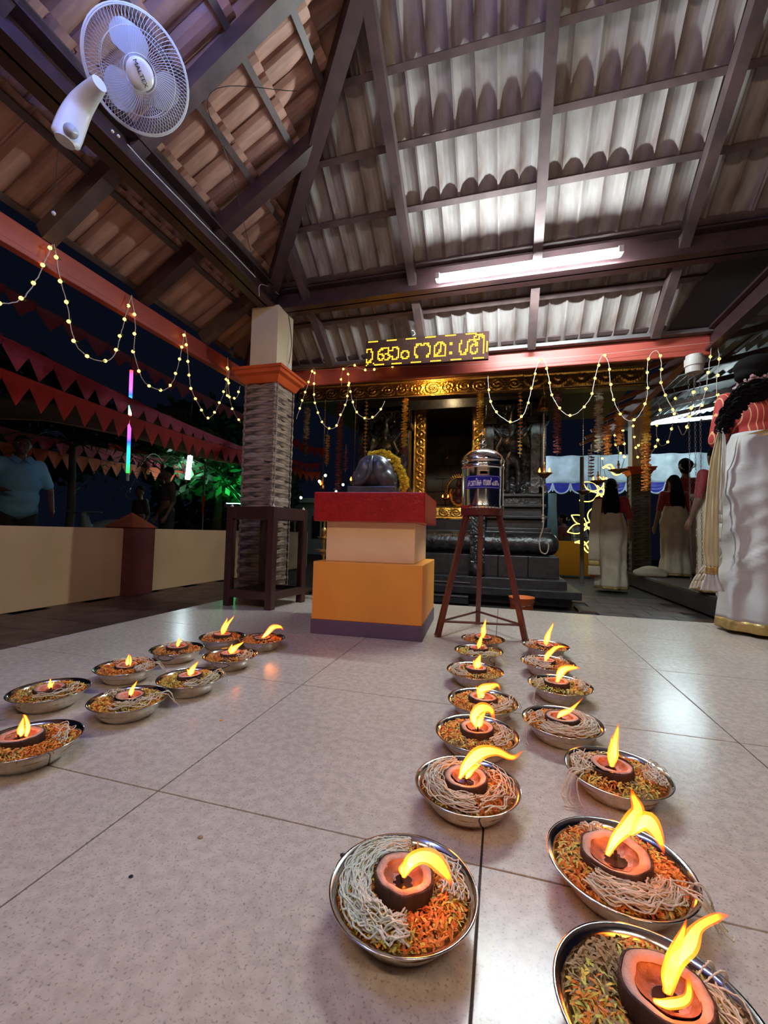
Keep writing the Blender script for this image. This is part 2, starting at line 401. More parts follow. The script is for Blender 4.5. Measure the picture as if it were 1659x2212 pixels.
# ------------------------------------------------------------------ stone-clad columns
LEDGE = mat('ledge_stone', (.46, .31, .215), .7, col2=(.085, .065, .06), scale=7, stretch=(1, 1, 8), bump=.7, bscale=12, lo=.38, hi=.62)
LEDGE2 = mat('ledge_stone_dark', (.20, .15, .12), .7, col2=(.04, .035, .038), scale=9, stretch=(1, 1, 7), bump=.8, bscale=20, lo=.36, hi=.62)
LEDGE3 = mat('ledge_stone_pale', (.50, .39, .30), .7, col2=(.20, .15, .12), scale=7, stretch=(1, 1, 8), bump=.7, bscale=12, lo=.38, hi=.62)
def stone_strip(L, H, D, seed):
    """wavy-edged strip lying along x, face towards -y"""
    rg = random.Random(seed); n = 9; top = []; bot = []; mid = []; back = []; backb = []
    for i in range(n+1):
        x = -L/2+L*i/n; e = 0 if i in (0, n) else 1
        a = nz(i*.35+seed*7, 1)*.42*H*e; b = nz(i*.35+seed*5, 9)*.42*H*e; y = nz(i*.6, seed*3)*.008
        top.append(Vector((x, -D*.35+y, H/2+a))); mid.append(Vector((x, -D+y, (a+b)/2))); bot.append(Vector((x, -D*.35+y, -H/2+b)))
        back.append(Vector((x, .004, H/2+a))); backb.append(Vector((x, .004, -H/2+b)))
    mb = MB(); mb.grid([backb, bot, mid, top, back]); mb.cap([r[0] for r in (backb, bot, mid, top, back)], False); mb.cap([r[-1] for r in (backb, bot, mid, top, back)], True)
    return mb
def column(c, wd, z0, zcap, ztop, wtop, label, m=LEDGE, capm=ORANGE, ncourse=27, name='stone_clad_column'):
    x, y = c; o = thing(name, label, 'column', (x, y, z0)); hh = zcap-z0
    MB().box((0, 0, hh/2), (wd-.04, wd-.04, hh)).obj('core', GROUT, o)
    ch = hh/ncourse; ms = [stone_strip(wd+.004, ch*1.02, .016, k).mesh('stone', LEDGE3 if k == 2 and m is LEDGE else m) for k in range(7)]
    for face in range(4):
        rz = face*pi/2; d = Vector((sin(rz), -cos(rz), 0))*(wd/2-.02)
        for k in range(ncourse):
            link('stone', ms[(k*3+face*2+k//4) % 7], o, loc=(d.x, d.y, ch*(k+.5)), rot=(0, 0, rz), scale=(1, rnd(.8, 1.2), 1))
    cp = MB(); rows = []
    for hw, zz in ((wd/2+.005, 0), (wd/2+.012, .012), (wd/2+.03, .05), (wd/2+.055, .065), (wd/2+.058, .088), (wd/2+.07, .095), (wd/2+.07, .115)):
        rows.append([Vector((sx*hw, sy*hw, hh+zz)) for sx, sy in ((-1, -1), (1, -1), (1, 1), (-1, 1))])
    cp.grid(rows, close=True); cp.cap(rows[0], True); cp.cap(rows[-1]); cp.obj('capital', capm, o)
    MB().box((0, 0, (hh+.115+ztop-z0)/2), (wtop, wtop, ztop-z0-hh-.115)).obj('shaft', CREAMP, o, bevel=.004)
    return o
column((-1.815, 2.965), .285, -.18, 1.64, 2.262, .24, 'near column clad in ledge stone with orange capital and cream top')
pc = MB().box((-1.685, 3.02, 1.80), (.02, .05, .1)).obj('switch_box', WHITEP); tag(pc, 'small white switch box on the side of the near column above the capital', 'switch box')
cd_ = MB().tube(spline([(-1.68, 3.0, 1.83), (-1.66, 3.0, 2.0), (-1.685, 3.02, 2.15), (-1.69, 2.99, 2.25)], 6), .003, 5).obj('cable', BLACK); tag(cd_, 'thin dark cable running up the side of the near column', 'cable')
column((2.02, 7.35), .26, -.18, 1.5, 2.40, .23, 'far stone-clad column with orange capital beside the women on the right', LEDGE2, ncourse=20)

# wall and columns added unseen behind the viewpoint for the steel to reflect
struct(MB().box((.6, -4.3, .42), (9.0, .16, 1.2)).obj('wall_for_reflection', CREAM, bevel=.006))
for x, lab in ((-1.8, 'left'), (1.62, 'right')):
    o = thing('column_for_reflection', 'cream painted column behind the viewpoint on the '+lab, 'column', (x, -2.12, 0)); MB().box((0, 0, 1.125), (.28, .28, 2.25)).obj('shaft', CREAMP, o, bevel=.005); MB().box((0, 0, .12), (.33, .33, .24)).obj('foot', ORANGE, o, bevel=.005)
# ------------------------------------------------------------------ tube lamps
def tube_lamp(name, label, c, d, L, col, s, rad=.013, off=-.036, back=0.):
    o = thing(name, label, 'lamp', c); d = Vector(d).normalized()
    a = -d*L/2; b = d*L/2; q = Vector((0, back, off)) if abs(d.z) < .9 else Vector((.03, .03, 0))
    MB().tube([a, b], rad, 12).obj('tube', emat('glow %.2f %.2f %d' % (col[0], col[2], s), col, s), o)
    MB().bar(a*1.02+q, b*1.02+q, .018, .034, (0, 1, .1)).obj('batten', WHITEP, o)
    for e in (a, b): MB().bar(e*1.03+q*.7, e*.985+q*.7, .04, .06, (0, 1, .1)).obj('end_cap', WHITEP, o)
    return o
tube_lamp('tube_light', 'bright white tube light hanging along the back roof beam', (.115, 2.80, 2.25), (1, 0, .005), 1.12, (.80, .95, .98), TUBE_MAIN, rad=.017, off=.034, back=.01)
tube_lamp('tube_light', 'bluish tube light under the left roof slope above the fan', (-1.05, .55, 2.60), (.1, 1, 0), 1.12, (.16, .30, 1), TUBE_TOP, off=.036)
tube_lamp('tube_light', 'tube light under the roof to the right behind the viewpoint', (.9, -.9, 2.45), (1, .15, 0), 1.12, (1, .86, .68), TUBE_REAR, off=.036)
tube_lamp('tube_light', 'tube light under the roof to the left behind the viewpoint', (-.7, -1.0, 2.4), (1, -.1, 0), 1.12, (1, .70, .45), TUBE_REAR*.8, off=.036)

# ------------------------------------------------------------------ wall fan
def wall_fan():
    c = at(298, 160, X=-1.40); tocam = (EYE-c).normalized(); fz = (tocam+Vector((.10, .05, .05))).normalized()
    o = thing('wall_fan', 'white oscillating wall fan with round wire guard high on the left roof beam', 'fan', c)
    fx = Vector((0, 0, 1)).cross(fz).normalized(); fy = fz.cross(fx); M = Matrix((fx, fy, fz)).transposed()
    wire = mat('white_wire', (.72, .72, .74), .35); Rg = .182
    g = MB(); ring = lambda r, z, n=48: [M@Vector((r*cos(2*pi*k/n), r*sin(2*pi*k/n), z)) for k in range(n+1)]
    g.tube(ring(Rg, 0), .0045, 6); g.tube(ring(Rg*.97, .012), .0025, 5); g.obj('guard_rim', wire, o, True)
    for nm, sgn in (('front_guard', 1), ('back_guard', -1)):
        g = MB()
        for k in range(84):
            a = 2*pi*k/84; tw = .35
            pts = []
            for i in range(7):
                t = i/6; r = .052+(Rg-.052)*t; z = sgn*.062*math.sqrt(max(0, 1-t**2.6)); aa = a+tw*(1-t)*sgn
                pts.append(M@Vector((r*cos(aa), r*sin(aa), z)))
            g.tube(pts, .0009, 3, False)
        g.tube(ring(.125, sgn*.050), .0014, 4); g.tube(ring(.055, sgn*.062), .0016, 4)
        g.obj(nm, wire, o)
    hub = MB(); hub.lathe([(.046, 0), (.048, .006), (.046, .012), (.03, .016), (0, .018)], (0, 0, 0), 28, M); ho = hub.obj('hub_disc', mat('white_hub', (.85, .84, .82), .22), o, True, loc=fz*.056)
    b = MB()   # print on the hub
    for i, ch in enumerate('MALTEX'): pass
    bl = mat('fan_blade', (.50, .53, .62), .3, spec=.6)
    for k in range(3):
        a0 = pi/2+.25+k*2*pi/3; rows = []
        for i in range(12):
            t = i/11; r = .03+.118*t; half = .16+.62*math.sin(pi*min(1, t*.93+.07))**.8*(1-.1*t); half = half*(1 if t < .97 else .75)
            rows.append([M@Vector((r*cos(a0+half*s_*.95+.35*t), r*sin(a0+half*s_*.95+.35*t), .016*s_*(1-.4*t)+.004)) for s_ in (-1, -.6, -.2, .2, .6, 1)])
        mb = MB(); mb.grid(rows); mb.grid([[v+fz*.003 for v in r] for r in rows], flip=True); mb.obj('blade', bl, o, True)
    MB().lathe([(.035, -.02), (.05, -.05), (.055, -.10), (.048, -.135), (.02, -.15)], (0, 0, 0), 20, M).obj('motor_housing', WHITEP, o, True)
    # swan-neck wall arm: tapering moulded body with knob
    Pp = [at(215, 180, X=-1.46), at(192, 205, X=-1.53), at(172, 232, X=-1.58), at(157, 262, X=-1.60), at(146, 290, X=-1.61), at(140, 306, X=-1.61)]
    pts = spline([p-c for p in Pp], 5); n = len(pts); rows = []; sidev = Vector((.55, -.8, 0)).normalized()
    for i, p in enumerate(pts):
        t = i/(n-1); wd = .026+.022*math.sin(pi*min(1, t*1.05)*.62); wd *= 1 if t < .95 else .72; d = (pts[min(i+1, n-1)]-pts[max(i-1, 0)]).normalized(); s1 = d.cross(fz).normalized(); s2 = d.cross(s1)
        rows.append([p+s1*wd*cos(2*pi*k/14)+s2*.024*sin(2*pi*k/14) for k in range(14)])
    mb = MB(); mb.grid(rows, close=True); mb.cap(rows[0]); mb.cap(rows[-1], True); arm = mb.obj('wall_arm', WHITEP, o, True)
    kp = at(153, 283, X=-1.575)-c
    MB().lathe([(.024, 0), (.024, .004), (.020, .005), (.020, .009), (.012, .010), (.012, .018), (0, .02)], (0, 0, 0), 20, M).obj('speed_knob', mat('grey_knob', (.5, .5, .52), .35), arm, True, loc=kp)
    for q in ((243, 284), (256, 294)):
        MB().ball(at(*q, X=-1.375)-c, .0055).obj('guard_clip', mat('clip_white', (.8, .78, .72), .4), o, True)
    return o, M, c, fz
fan, FM, fc, ffz = wall_fan()
def text_mesh(body, m, size=1., ext=.02, res=4):
    cu = bpy.data.curves.new('text', 'FONT'); cu.body = body; cu.size = size; cu.extrude = ext; cu.resolution_u = res; cu.align_x = 'CENTER'; cu.align_y = 'CENTER'
    o = bpy.data.objects.new('t', cu); COL.objects.link(o); dg = bpy.context.evaluated_depsgraph_get(); me = bpy.data.meshes.new_from_object(o.evaluated_get(dg)); bpy.data.objects.remove(o)
    me.materials.clear(); me.materials.append(m); return me
tx = text_mesh('MALTEX', BLACK, .021, .0006); tx.name = 'lettering'
o = link('lettering', tx, fan); o.matrix_local = Matrix.Translation(ffz*.0755) @ (FM@Matrix.Rotation(-.85, 3, 'Z')).to_4x4()
for i, (a, b, la) in enumerate((((118, 455), (135, 330), 'thin pull cord with a small bead hanging from the roof below the fan'),)):
    pass
pz = at(116, 458, X=-1.9); cd_ = thing('pull_cord', 'thin pull cord with a small white bead hanging below the fan', 'cord', pz)
MB().tube([(0, 0, 0), (.0, 0, .40)], .0012, 4).obj('cord', BLACK, cd_); MB().ball((0, 0, -.006), .009).obj('bead', WHITEP, cd_, True)
cb = MB().tube(spline([pl(-1.1, 1.9, -.05), at(455, 200, X=-1.3), at(500, 370, X=-1.35), at(545, 560, X=-1.62), at(556, 618, X=-1.70)], 8), .0016, 4).obj('cable', BLACK); tag(cb, 'thin black cable sagging from the left roof slope to the column head', 'cable')
cb = MB().tube(spline([at(275, 312, X=-1.70), at(330, 372, X=-1.72), at(450, 495, X=-1.725), at(500, 545, X=-1.725), at(553, 600, X=-1.72)], 6), .003, 4).obj('cable', mat('white_cable', (.8, .8, .8), .5)); tag(cb, 'white cable clipped along the left ring beam below the fan', 'cable')
cb = MB().tube(spline([at(560, 640, X=-1.68), at(562, 615, X=-1.70), at(585, 622, Y=2.86), at(602, 636, Y=2.84)], 6), .0025, 4).obj('cable', WIREW); tag(cb, 'short curled white cable at the top of the near column', 'cable')

# ------------------------------------------------------------------ moving-message board
def led_board():
    o = thing('message_board', 'scrolling amber dot-matrix message board under the back eave', 'sign', (-.62, 3.27, 1.985))
    cols, rowsn, p = 80, 17, .01235; Wd, Hd = cols*p, rowsn*p
    o.rotation_euler = (0, R(1.2), 0)
    MB().box((0, .02, 0), (Wd+.012, .03, Hd+.01)).obj('housing', mat('board_face', (.045, .022, .018), .95, spec=.05), o, bevel=.002)
    def bitmap(body, size):
        me = text_mesh(body, BLACK, size, 0, 6); vs = [v.co.copy() for v in me.vertices]; bt = BVHTree.FromPolygons(vs, [tuple(f.vertices) for f in me.polygons]); x0 = min(v.x for v in vs); x1 = max(v.x for v in vs); y0 = min(v.y for v in vs); y1 = max(v.y for v in vs)
        return bt, x0, x1, y0, y1
    lit = set()
    def put(body, c0, w_, r0, h_):
        bt, x0, x1, y0, y1 = bitmap(body, 1.)
        for i in range(w_):
            for j in range(h_):
                x = x0+(i+.5)/w_*(x1-x0); y = y0+(j+.5)/h_*(y1-y0); hit = 0
                for dx, dy in ((0, 0), (.3, 0), (-.3, 0), (0, .3), (0, -.3)):
                    if bt.ray_cast(Vector((x+dx*(x1-x0)/w_, y+dy*(y1-y0)/h_, 5)), Vector((0, 0, -1)))[0] is not None: hit += 1
                if hit >= 2: lit.add((c0+i, r0+j))
    put('ാ', -1, 6, 2, 10); put('ഓ', 8, 15, 3, 9); put('ം', 24, 6, 3, 6); put('ന', 33, 11, 3, 10); put('മ', 46, 8, 3, 10)
    for cc in (56, 57):
        for rr in (4, 5, 10, 11): lit.add((cc, rr))
    put('ശ', 62, 12, 3, 10); put('ീ', 71, 7, 3, 13); put('ര', 79, 5, 3, 9)
    for k0 in (1, 14, 27, 40, 53, 66):
        for k in range(k0, k0+7): lit.add((k, 16))
    lit.add((0, 0)); lit.add((1, 1)); lit.add((5, 1))
    for k0 in (6, 18, 31, 44, 57, 71):
        for k in range(k0, k0+7): lit.add((k, 0))
    on = MB(); off = MB()
    for i in range(cols):
        for j in range(rowsn):
            x = -Wd/2+(i+.5)*p; z = -Hd/2+(j+.5)*p; L_ = (i, j) in lit; r = .0052 if L_ else .0022
            q = [(x+r*cos(a*pi/3), .0035, z+r*sin(a*pi/3)) for a in range(6)]
            (on if L_ else off).add(q+[(x, -.001, z)], [(k, (k+1) % 6, 6) for k in range(6)])
    on.obj('lit_dots', emat('amber_led', (1, .36, .012), 7.), o, kind='stuff'); off.obj('unlit_dots', mat('unlit_led', (.12, .06, .045), .9, spec=.05), o, kind='stuff')
    for xx in (-.3, .3): MB().tube([(xx, .03, Hd/2), (xx, .06, Hd/2+.16)], .003, 5).obj('hanger', STEEL, o)
    return o
led_board()
fb = thing('floodlight', 'small dark box floodlight on the fascia below the message board', 'lamp', at(923, 803, Y=4.10), R(4))
MB().box((0, 0, 0), (.10, .05, .085)).obj('housing', BLACK, fb, bevel=.006)
MB().box((0, .026, -.005), (.08, .004, .06)).obj('lens', emat('flood_lens', (1, .50, .12), 170.), fb)
MB().tube(spline([(-.04, 0, .04), (-.04, 0, .09), (.04, 0, .09), (.04, 0, .04)], 3), .003, 5).obj('bracket', BLACK, fb); MB().tube(spline([(0, 0, .04), (.01, 0, .07), (.03, 0, .09)], 4), .003, 5).obj('cable', BLACK, fb)
hk = MB(); hk.box((0, 0, .02), (.03, .012, .05)); hk.tube(spline([(0, 0, 0), (.01, 0, -.03), (-.01, 0, -.04)], 4), .003, 5)
o = hk.obj('ceiling_hook', WHITEP, loc=pb(-.71, 3.28, -.03)); tag(o, 'small white hook under the roof above the message board', 'hook')

# ------------------------------------------------------------------ plinth with the stone bull
def plinth():
    a = math.atan2(.032, .548); o = thing('plinth', 'stepped orange plinth with glossy red top slab carrying the stone bull', 'plinth', (-.651, 2.232, 0), a)
    og = mat('orange_plinth_paint', (.92, .39, .05), .55, col2=(.80, .32, .05), scale=3, bump=.12, bscale=40)
    MB().box((0, 0, .035), (.556, .556, .07)).obj('base_band', mat('violet_band_paint', (.13, .082, .15), .55, bump=.1), o, bevel=.003)
    MB().box((0, 0, .2125), (.55, .55, .285)).obj('lower_block', og, o, bevel=.004)
    MB().box((0, 0, .4555), (.455, .455, .201)).obj('middle_block', mat('peach_paint', (.92, .62, .34), .6, col2=(.80, .52, .3), scale=3, bump=.1, bscale=40), o, bevel=.004)
    MB().box((0, 0, .628), (.56, .56, .146)).obj('top_slab', mat('red_enamel', (.40, .012, .015), .22, col2=(.33, .008, .012), scale=30, bump=.35, bscale=70), o, bevel=.005)
    return o
plinth()
def nandi():
    st = mat('polished_black_granite', (.085, .085, .10), .30, col2=(.055, .055, .068), scale=20, bump=.12, bscale=40)
    o = thing('stone_bull', 'black granite seated bull seen from behind on the red plinth top', 'statue', (-.66, 2.22, .7015), R(3))
    MB().box((0, 0, .02), (.25, .36, .038)).obj('base_slab', st, o, bevel=.004)
    pr = [('e', (0, -.02, .12), (.098, .15, .088)), ('e', (0, -.10, .115), (.108, .085, .082)), ('e', (-.066, -.125, .082), (.050, .065, .052)), ('e', (.066, -.125, .082), (.050, .065, .052)), ('e', (-.038, -.15, .125), (.046, .045, .060)), ('e', (.038, -.15, .125), (.046, .045, .060)),
          ('e', (0, .10, .135), (.07, .07, .075)), ('e', (0, .075, .20), (.03, .045, .03)), ('c', (0, .11, .16), .05, (0, .15, .205), .038),
          ('e', (0, .175, .215), (.033, .05, .035)), ('e', (0, -.13, .155), (.085, .05, .055)), ('c', (0, .18, .21), .028, (0, .225, .195), .02), ('c', (.02, .15, .235), .009, (.035, .145, .268), .004), ('c', (-.02, .15, .235), .009, (-.035, .145, .268), .004),
          ('c', (.03, .15, .222), .01, (.065, .14, .215), .006), ('c', (-.03, .15, .222), .01, (-.065, .14, .215), .006),
          ('c', (.075, -.06, .055), .026, (.105, -.13, .052), .018), ('c', (.105, -.13, .052), .018, (.06, -.165, .048), .014), ('c', (-.075, -.06, .055), .026, (-.10, -.12, .052), .018), ('c', (-.10, -.12, .052), .018, (-.06, -.165, .048), .014),
          ('c', (.05, .12, .06), .02, (.06, .19, .05), .014), ('c', (-.05, .12, .06), .02, (-.06, .19, .05), .014)]
    link('body', fuse('body', pr, st, .0055, 5), o)
    t = MB().tube(spline([(.0, -.178, .19), (.002, -.205, .15), (-.004, -.208, .10), (-.035, -.188, .065), (-.075, -.17, .05), (-.095, -.14, .045)], 6), [.010]*8+[.012]*8+[.014]*8+[.012]*7, 8).obj('tail', st, o, True)
    MB().tube([Vector((.101*cos(a)*1.0, -.045, .118+.086*sin(a))) for a in [pi*.04+pi*.92*k/16 for k in range(17)]], .0045, 6).obj('carved_band', st, o, True)
    g = thing('marigold_garland', 'thick yellow chrysanthemum garland draped over the right flank of the stone bull', 'garland', (-.66, 2.22, .7015), R(3))
    fm = mat('yellow_flower', (.85, .58, .015), .7, col2=(.70, .52, .02), scale=60, bump=.5); fms = []
    for q in range(3):
        mb = MB(); rg = random.Random(q)
        for k in range(16):
            a = rg.uniform(0, 2*pi); b = rg.uniform(-.3, 1.4); d = Vector((cos(a)*cos(b), sin(a)*cos(b), sin(b))); s1 = d.orthogonal().normalized(); s2 = d.cross(s1)
            r = .0125; mb.add([d*.003, d*r+s1*.0045, d*r*1.15, d*r-s1*.0045, d*r*.8+s2*.004], [(0, 1, 2), (0, 2, 3), (1, 4, 3, 2)])
        mb.ball((0, 0, 0), .009, 6, 4); fms.append(mb.mesh('flower', fm))
    path = resample(spline([(-.035, -.035, .222), (.0, -.04, .225), (.035, -.05, .222), (.075, -.06, .20), (.11, -.07, .165), (.135, -.08, .12), (.155, -.09, .07), (.165, -.10, .02)], 8), .0115)
    for i, p in enumerate(path):
        for k in range(6 if i > 5 else 5):
            link('flower', random.choice(fms), g, loc=p+Vector((rnd(-.019, .019), rnd(-.018, .018), rnd(-.006, .018))), rot=(rnd(-1, 1), rnd(-1, 1), rnd(0, 6)))
    return o
nandi()

# ------------------------------------------------------------------ offering can on its stand
BRN = mat('brown_red_enamel', (.13, .032, .025), .28, col2=(.09, .022, .018), scale=10)
CX, CY = -.105, 2.245
st = thing('iron_stand', 'three-legged brown iron stand under the steel offering can', 'stand', (CX, CY, 0))
feet = [(-.305, 2.105), (.109, 2.171), (-.133, 2.486)]
tops = []
for fx_, fy_ in feet:
    f = Vector((fx_-CX, fy_-CY, .003)); d = Vector((f.x, f.y, 0)).normalized(); t_ = d*.088+Vector((0, 0, .615)); tops.append(t_)
    mb = MB(); mb.bar(f, t_, .026, .026, (d.x, d.y, 0)); mb.bar(f+Vector((0, 0, 0)), f+(t_-f)*.01, .032, .03, (d.x, d.y, 0)); mb.obj('leg', BRN, st, bevel=.004)
for k in range(3):
    a = Vector((feet[k][0]-CX, feet[k][1]-CY, 0)); b = Vector((feet[(k+1) % 3][0]-CX, feet[(k+1) % 3][1]-CY, 0)); ta, tb = tops[k], tops[(k+1) % 3]
    u = .12; MB().tube([a.lerp(ta, u), b.lerp(tb, u)], .006, 8).obj('brace', BRN, st, True)
MB().lathe([(.096, .605), (.108, .605), (.108, .655), (.096, .655), (.096, .605)], (0, 0, 0), 40, capends=False).obj('top_ring', BRN, st)
MB().lathe([(.0, .628), (.1, .628), (.1, .634), (0, .634)], (0, 0, 0), 32).obj('top_plate', BRN, st)
MB().ball((-.02, -.109, .632), .004).obj('rivet', STEELB, st)
can = thing('offering_can', 'polished steel offering can with domed lid, finial and blue label on the iron stand', 'can', (CX, CY, .6365))
r0 = .108
MB().lathe([(r0*.96, 0), (r0, .004), (r0, .018), (r0*.985, .022), (r0*.985, .205), (r0*1.0, .21)], (0, 0, 0), 64).obj('body', STEELB, can, True)
MB().lathe([(r0*1.0, .208), (r0*1.03, .21), (r0*1.03, .218), (r0*1.005, .222), (r0*1.005, .245), (r0*1.03, .248), (r0*1.02, .255), (r0*.93, .278), (r0*.72, .298), (r0*.45, .311), (r0*.2, .316), (0, .317)], (0, 0, 0), 64).obj('lid', STEELB, can, True)
MB().lathe([(.024, .314), (.013, .322), (.012, .33), (.021, .338), (.022, .343), (.012, .347), (.017, .354), (.012, .362), (.006, .368), (.0075, .375), (.005, .40), (.0015, .425), (0, .427)], (0, 0, 0), 24).obj('finial', STEELB, can, True)
ca = math.atan2(EYE.y-CY, EYE.x-CX)      # the label faces the hall
def onr(u, z, r): a = ca+.05+u/r0; return Vector((r*cos(a), r*sin(a), z))
def patch(hw, z0, z1, r, rc=.008, n=24):
    rows = []
    for i in range(n+1):
        u = -hw+2*hw*i/n; e = max(0, abs(u)-(hw-rc)); c_ = rc-math.sqrt(max(0, rc*rc-e*e)); rows.append([onr(u, z0+c_, r), onr(u, z1-c_, r)])
    return rows
MB().grid(patch(.096, .100, .166, r0*1.004, .004)).obj('label_plate', mat('label_blue', (.020, .022, .30), .25), can)
mb = MB()
for (hw, z0, z1) in ((.091, .104, .162),):
    pa = patch(hw, z0, z1, r0*1.008); pb_ = patch(hw-.0014, z0+.0014, z1-.0014, r0*1.008)
    mb.grid([[a[0] for a in pa], [b[0] for b in pb_]]); mb.grid([[b[1] for b in pb_], [a[1] for a in pa]])
    mb.add([pa[0][0], pb_[0][0], pb_[0][1], pa[0][1]], [(0, 1, 2, 3)]); mb.add([pa[-1][0], pb_[-1][0], pb_[-1][1], pa[-1][1]], [(0, 3, 2, 1)])
mb.obj('label_border', mat('label_rim', (.55, .45, .62), .4), can)
WL = mat('label_white', (.85, .85, .9), .5)
def bent_text(pieces, zc, zh):
    """pieces: (characters, left, width, bottom, height) on the wrapped label"""
    mb = MB()
    for s_, x0, wd, zb, hh in pieces:
        me = text_mesh(s_, WL, 1., 0, 3); xs_ = [v.co.x for v in me.vertices]; y_ = [v.co.y for v in me.vertices]; a, b, c, d = min(xs_), max(xs_), min(y_), max(y_)
        for dx in (-.0004, .0004):
            mb.add([onr(-(x0+dx+(v.co.x-a)/(b-a)*wd)*-1, zb+(v.co.y-c)/(d-c)*hh, r0*1.012) for v in me.vertices], [tuple(p.vertices) for p in me.polygons])
    mb.obj('lettering', WL, can)
bent_text([('ക', -0.0830, 0.0160, 0.1120, 0.0300), ('ാ', -0.0670, 0.0100, 0.1120, 0.0275), ('ണ', -0.0570, 0.0200, 0.1133, 0.0263), ('ി', -0.0380, 0.0070, 0.1133, 0.0387), ('ക', -0.0330, 0.0130, 0.1133, 0.0275), ('ക', -0.0230, 0.0140, 0.1133, 0.0275),
           ('സ', -0.0020, 0.0180, 0.1145, 0.0287), ('മ', 0.0170, 0.0110, 0.1158, 0.0263), ('ർ', 0.0290, 0.0100, 0.1158, 0.0375), ('പ', 0.0410, 0.0100, 0.1158, 0.0225), ('പ', 0.0460, 0.0120, 0.1158, 0.0225), ('ണ', 0.0580, 0.0170, 0.1158, 0.0250), ('ം', 0.0770, 0.0060, 0.1158, 0.0125)], 0, 0)
sl = MB(); sl.grid([[onr(u, .172, r0*1.006) for u in (-.018, -.006, .006, .018)], [onr(u, .186, r0*1.006) for u in (-.018, -.006, .006, .018)]]); sl.obj('coin_slot', emat('slot_black', (0, 0, 0), 0), can)
sl = MB(); sl.grid([[onr(u, .187, r0*1.01) for u in (-.022, -.007, .007, .022)], [onr(u, .190, r0*1.03) for u in (-.022, -.007, .007, .022)]]); sl.obj('slot_hood', STEELB, can)

# ------------------------------------------------------------------ glazed wooden case in front of the column
gc = thing('glass_case', 'empty dark wooden case with glass sides in front of the near column', 'case', (-1.565, 2.60, 0), R(-6))
hw, hd, hz = .19, .20, .655
for sx in (-1, 1):
    for sy in (-1, 1):
        MB().box((sx*(hw-.024), sy*(hd-.024), hz/2), (.048, .048, hz)).obj('post', DARKW, gc, bevel=.003)
        mb = MB(); x, y = sx*(hw-.024), sy*(hd-.024); mb.add([(x-.009, y-.009, hz), (x+.009, y-.009, hz), (x+.009, y+.009, hz), (x-.009, y+.009, hz), (x, y, hz+.022)], [(0, 1, 4), (1, 2, 4), (2, 3, 4), (3, 0, 4)])
        mb.obj('finial', mat('cream_finial', (.7, .6, .5), .5), gc)
for z, h_ in ((.085, .05), (.615, .08)):
    for s_ in (-1, 1):
        MB().box((0, s_*(hd-.02), z), (2*hw-.09, .034, h_)).obj('rail', DARKW, gc, bevel=.002)
        MB().box((s_*(hw-.02), 0, z), (.034, 2*hd-.09, h_)).obj('rail', DARKW, gc, bevel=.002)
MB().box((0, 0, .07), (2*hw-.07, 2*hd-.07, .02)).obj('shelf', DARKW, gc)
GL = mat('clear_glass', (1, 1, 1), .02, trans=1.)
GL.node_tree.nodes['Principled BSDF'].inputs['IOR'].default_value = 1.2
for s_ in (-1, 1):
    MB().box((0, s_*(hd-.018), .342), (2*hw-.094, .003, .46)).obj('glass_pane', GL, gc)
    MB().box((s_*(hw-.018), 0, .342), (.003, 2*hd-.094, .46)).obj('glass_pane', GL, gc)

# ------------------------------------------------------------------ brass standing lamp, bucket
def brass_lamp(c, h, label):
    o = thing('brass_oil_lamp', label, 'oil lamp', c); k = h/.62
    MB().lathe([(z0*k, z1*k) for z0, z1 in ((.075, 0), (.075, .012), (.05, .03), (.03, .05), (.014, .07), (.022, .085), (.012, .10), (.010, .2), (.02, .215), (.010, .23), (.010, .33), (.022, .345), (.012, .36))], (0, 0, 0), 24).obj('base', BRASS, o, True)
    for z, r in ((.36, .075), (.46, .055)): MB().lathe([(.012*k, z*k), (r*.6*k, (z+.004)*k), (r*k, (z+.022)*k), (r*.95*k, (z+.022)*k), (.012*k, (z+.01)*k)], (0, 0, 0), 24, capends=False).obj('dish', BRASS, o, True)
    MB().lathe([(z0*k, z1*k) for z0, z1 in ((.010, .365), (.012, .46), (.018, .49), (.026, .52), (.016, .545), (.006, .56), (.010, .575), (.002, .62))], (0, 0, 0), 20).obj('finial', BRASS, o, True)
brass_lamp((-1.29, 2.93, 0), .60, 'brass standing oil lamp half hidden between the glass case and the plinth')
bk = thing('bucket', 'orange plastic bucket on the lower floor behind the iron stand', 'bucket', (.155, 3.72, -.18))
MB().lathe([(.08, 0), (.098, .17), (.105, .175), (.105, .185), (.097, .185), (.08, .02), (0, .02)], (0, 0, 0), 32).obj('body', mat('orange_plastic', (.75, .16, .03), .4), bk, True)
MB().tube([Vector((.103*cos(a), .103*sin(a), .17-.05*abs(sin(a*1.0)))) for a in [pi+pi*k/14 for k in range(15)]], .003, 6).obj('handle', STEELB, bk)
# ------------------------------------------------------------------ fire bowls
SHELL = mat('coconut_husk', (.10, .038, .018), .8, col2=(.045, .018, .010), scale=30, stretch=(1, 1, .15), bump=.8)
FLESH = mat('coconut_flesh', (.58, .36, .28), .5, col2=(.45, .22, .15), scale=30, bump=.4, bscale=90)
INNER = mat('coconut_hollow', (.42, .19, .12), .35, col2=(.14, .06, .04), scale=35, bump=.4)
OIL = mat('dark_oil', (.035, .018, .014), .08)
PET = [mat('petal_orange', (.92, .30, .035), .6), mat('petal_deep_orange', (.85, .18, .02), .6), mat('petal_yellow', (.92, .62, .08), .6), mat('petal_green_yellow', (.68, .68, .14), .6), mat('petal_dry', (.38, .25, .11), .65)]
BED = mat('petal_bed_brown', (.46, .22, .05), .9)  # brownish orange bed so no steel shows between the petals
STRG = mat('cotton_string', (.78, .70, .56), .85, col2=(.70, .58, .42), scale=40)
